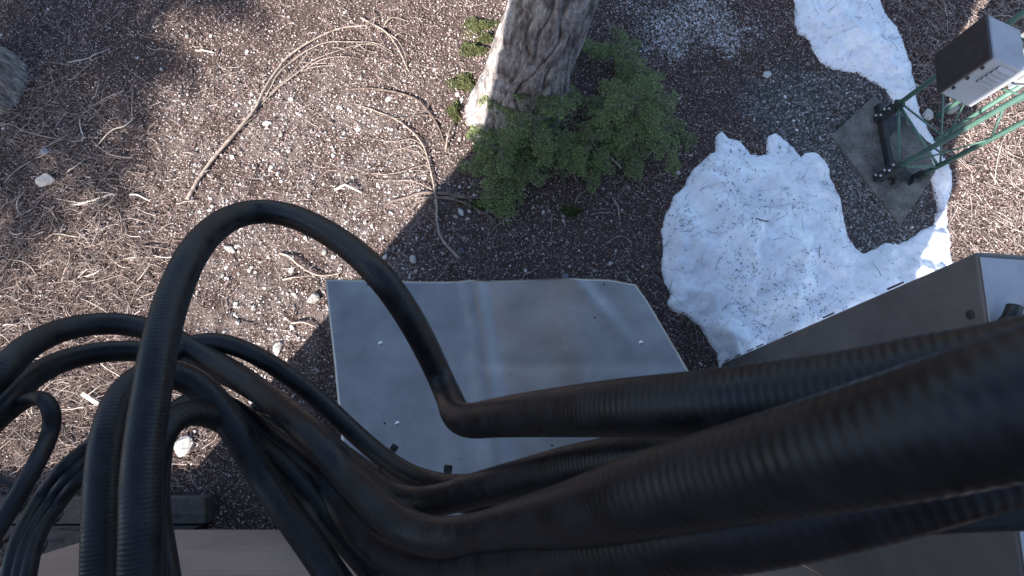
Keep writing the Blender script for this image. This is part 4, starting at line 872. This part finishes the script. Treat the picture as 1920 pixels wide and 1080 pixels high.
cable('ribbed_cable', 'slimmer ribbed cable arching over gravel to the tied splice on the lid', [(250, 1000, 36), (270, 850, 36), (290, 720, 36), (320, 665, 36), (362, 645, 35), (410, 642, 35), (460, 657, 35), (512, 685, 35), (565, 722, 35), (615, 765, 35), (665, 812, 35), (715, 855, 36), (765, 888, 38), (815, 905, 40), (870, 912, 44), (950, 905, 50), (1060, 888, 56), (1200, 872, 60), (1500, 850, 66), (2000, 830, 70)], .012, tail=[(.7, -.72, 3.3)])
Gthin = 'thin cables beside the tied splice'
for off in (0, 1):
    pts = [(470, 760, 13), (540, 785, 13), (600, 812, 13), (650, 842, 13), (693, 872, 13), (735, 900, 14), (790, 925, 15), (880, 938, 17), (1000, 930, 19), (1300, 900, 22), (2000, 880, 24)]
    cable('thin_cable', ['thin smooth black cable hugging the slim tied cable above the lid', 'thin smooth black cable hanging loosest below the tied splice'][off], [(u-off*9+0, v+off*13+(u > 600)*off*3, w_) for u, v, w_ in pts], .005, Gthin, 'cablejacket', False, 12, tail=[(.8, -.72, 3.2)])
cable('smooth_cable', 'smooth black cable making a tight hairpin under the arching pair', [(-60, 850, 27), (-10, 800, 27), (30, 765, 27), (62, 747, 27), (86, 752, 28), (98, 778, 28), (94, 812, 28), (78, 850, 29), (54, 895, 30), (24, 945, 31), (-10, 1000, 32), (-60, 1080, 33)], .008, None, 'cablejacket', False, 18)
Gb = 'tied cable bundle above the timber'
for k, (o_u, o_v, wd) in enumerate([(-13, -9, 25), (2, 3, 25), (16, 13, 25)]):
    cable('bundled_cable', ['smooth black bundled cable on the hairpin side of the zip ties', 'smooth black bundled cable held midmost in the zip ties', 'smooth black bundled cable on the hoop side of the zip ties'][k], [(260+o_u*.4, 770+o_v*1.0, 24), (215+o_u*.6, 812+o_v, 24), (170+o_u*.8, 850+o_v, 24), (130+o_u, 888+o_v, 25), (95+o_u, 932+o_v, 25), (66+o_u, 978+o_v*.6, 26), (45+o_u*1.1, 1025+o_v*.4, 27), (32+o_u*1.2, 1085, 28), (20+o_u*1.2, 1170, 29)], .008, Gb, 'cablejacket', False, 16)
cable('thin_cable', 'thin black cable stub crossing behind the hairpin cable', [(-60, 870, 13), (-15, 888, 13), (12, 903, 13), (40, 925, 13), (60, 955, 13)], .005, None, 'cablejacket', False, 12)
def ziptie(label, u, v, wpx, px_d, ang, grp):
    """a flat loop round the cable at (u,v) plus its locking head"""
    d_ = px_d; ctr = atd(u, v, d_); rr = wpx/F*d_/2*1.07
    tdir = atd(u+40*math.cos(ang), v+40*math.sin(ang), d_)-ctr; tdir /= np.linalg.norm(tdir); vw = ctr-np.array([0, 0, CH]); vw /= np.linalg.norm(vw); s = np.cross(tdir, vw); s /= np.linalg.norm(s); w_ = np.cross(tdir, s)
    root = thing('zip_tie', label, 'zip tie', grp, loc=tuple(ctr)); a = np.arange(28)/28*2*math.pi; hw = .0026; vv = []
    for off, r_ in ((-hw, rr), (hw, rr), (hw, rr+.0016), (-hw, rr+.0016)): vv.append(ctr+tdir*off+r_*(np.cos(a)[:, None]*s+np.sin(a)[:, None]*w_))
    ff = [(28*k+m, 28*k+(m+1) % 28, 28*((k+1) % 4)+(m+1) % 28, 28*((k+1) % 4)+m) for k in range(4) for m in range(28)]
    adopt(mesh('band', np.vstack(vv), ff, M['zip']), root)
    h = ctr+s*(rr+.003)*(-1 if s[1] < 0 else 1); e = .0045
    c8 = [h+tdir*x*e+w_*y*e+s*z*.004 for z in (-1, 1) for x, y in ((-1, -1), (1, -1), (1, 1), (-1, 1))]
    adopt(hexa('locking_head', [tuple(q) for q in c8], M['zip'], bev=.001), root)
ziptie('black zip tie on the slimmer cable where it reaches the lid', 724, 861, 37, 2*.012*F/36, .62, None)
ziptie('black zip tie at the splice below the lid streak', 836, 908, 42, 2*.012*F/41, .12, None)
ziptie('upper black zip tie round the cable bundle over the timber', 78, 962, 56, .62, 2.1, None)
ziptie('lower black zip tie round the cable bundle over the timber', 45, 1024, 58, .59, 1.95, None)
ziptie('small black zip tie on the thin cables by the splice', 705, 886, 34, .70, .6, None)
# black camera bracket close to the lens
br = thing('mounting_bracket', 'black steel mounting bracket arm at the cable ends', 'bracket', loc=(.3, -.4, 3.8))
def bp_(u, v, d_): return atd(u, v, d_)
A = [bp_(1692, 1008, .19), bp_(2300, 985, .19), bp_(2300, 800, .19), bp_(1692, 925, .19)]; A2 = [bp_(1692, 1008, .19)+np.array([0, -.002, -.03]), bp_(2300, 985, .19)+np.array([0, -.002, -.03]), bp_(2300, 800, .19)+np.array([0, 0, -.03]), bp_(1692, 925, .19)+np.array([0, 0, -.03])]
adopt(hexa('arm', [tuple(x) for x in A2]+[tuple(x) for x in A], M['blackmetal'], bev=.003), br)
adopt(box('wall_arm', .225, .265, -.768, -.07, 3.775, 3.80, M['blackmetal'], bev=.003), br); adopt(box('wall_plate', .19, .30, -.769, -.757, 3.70, 3.772, M['blackmetal'], bev=.003), br)
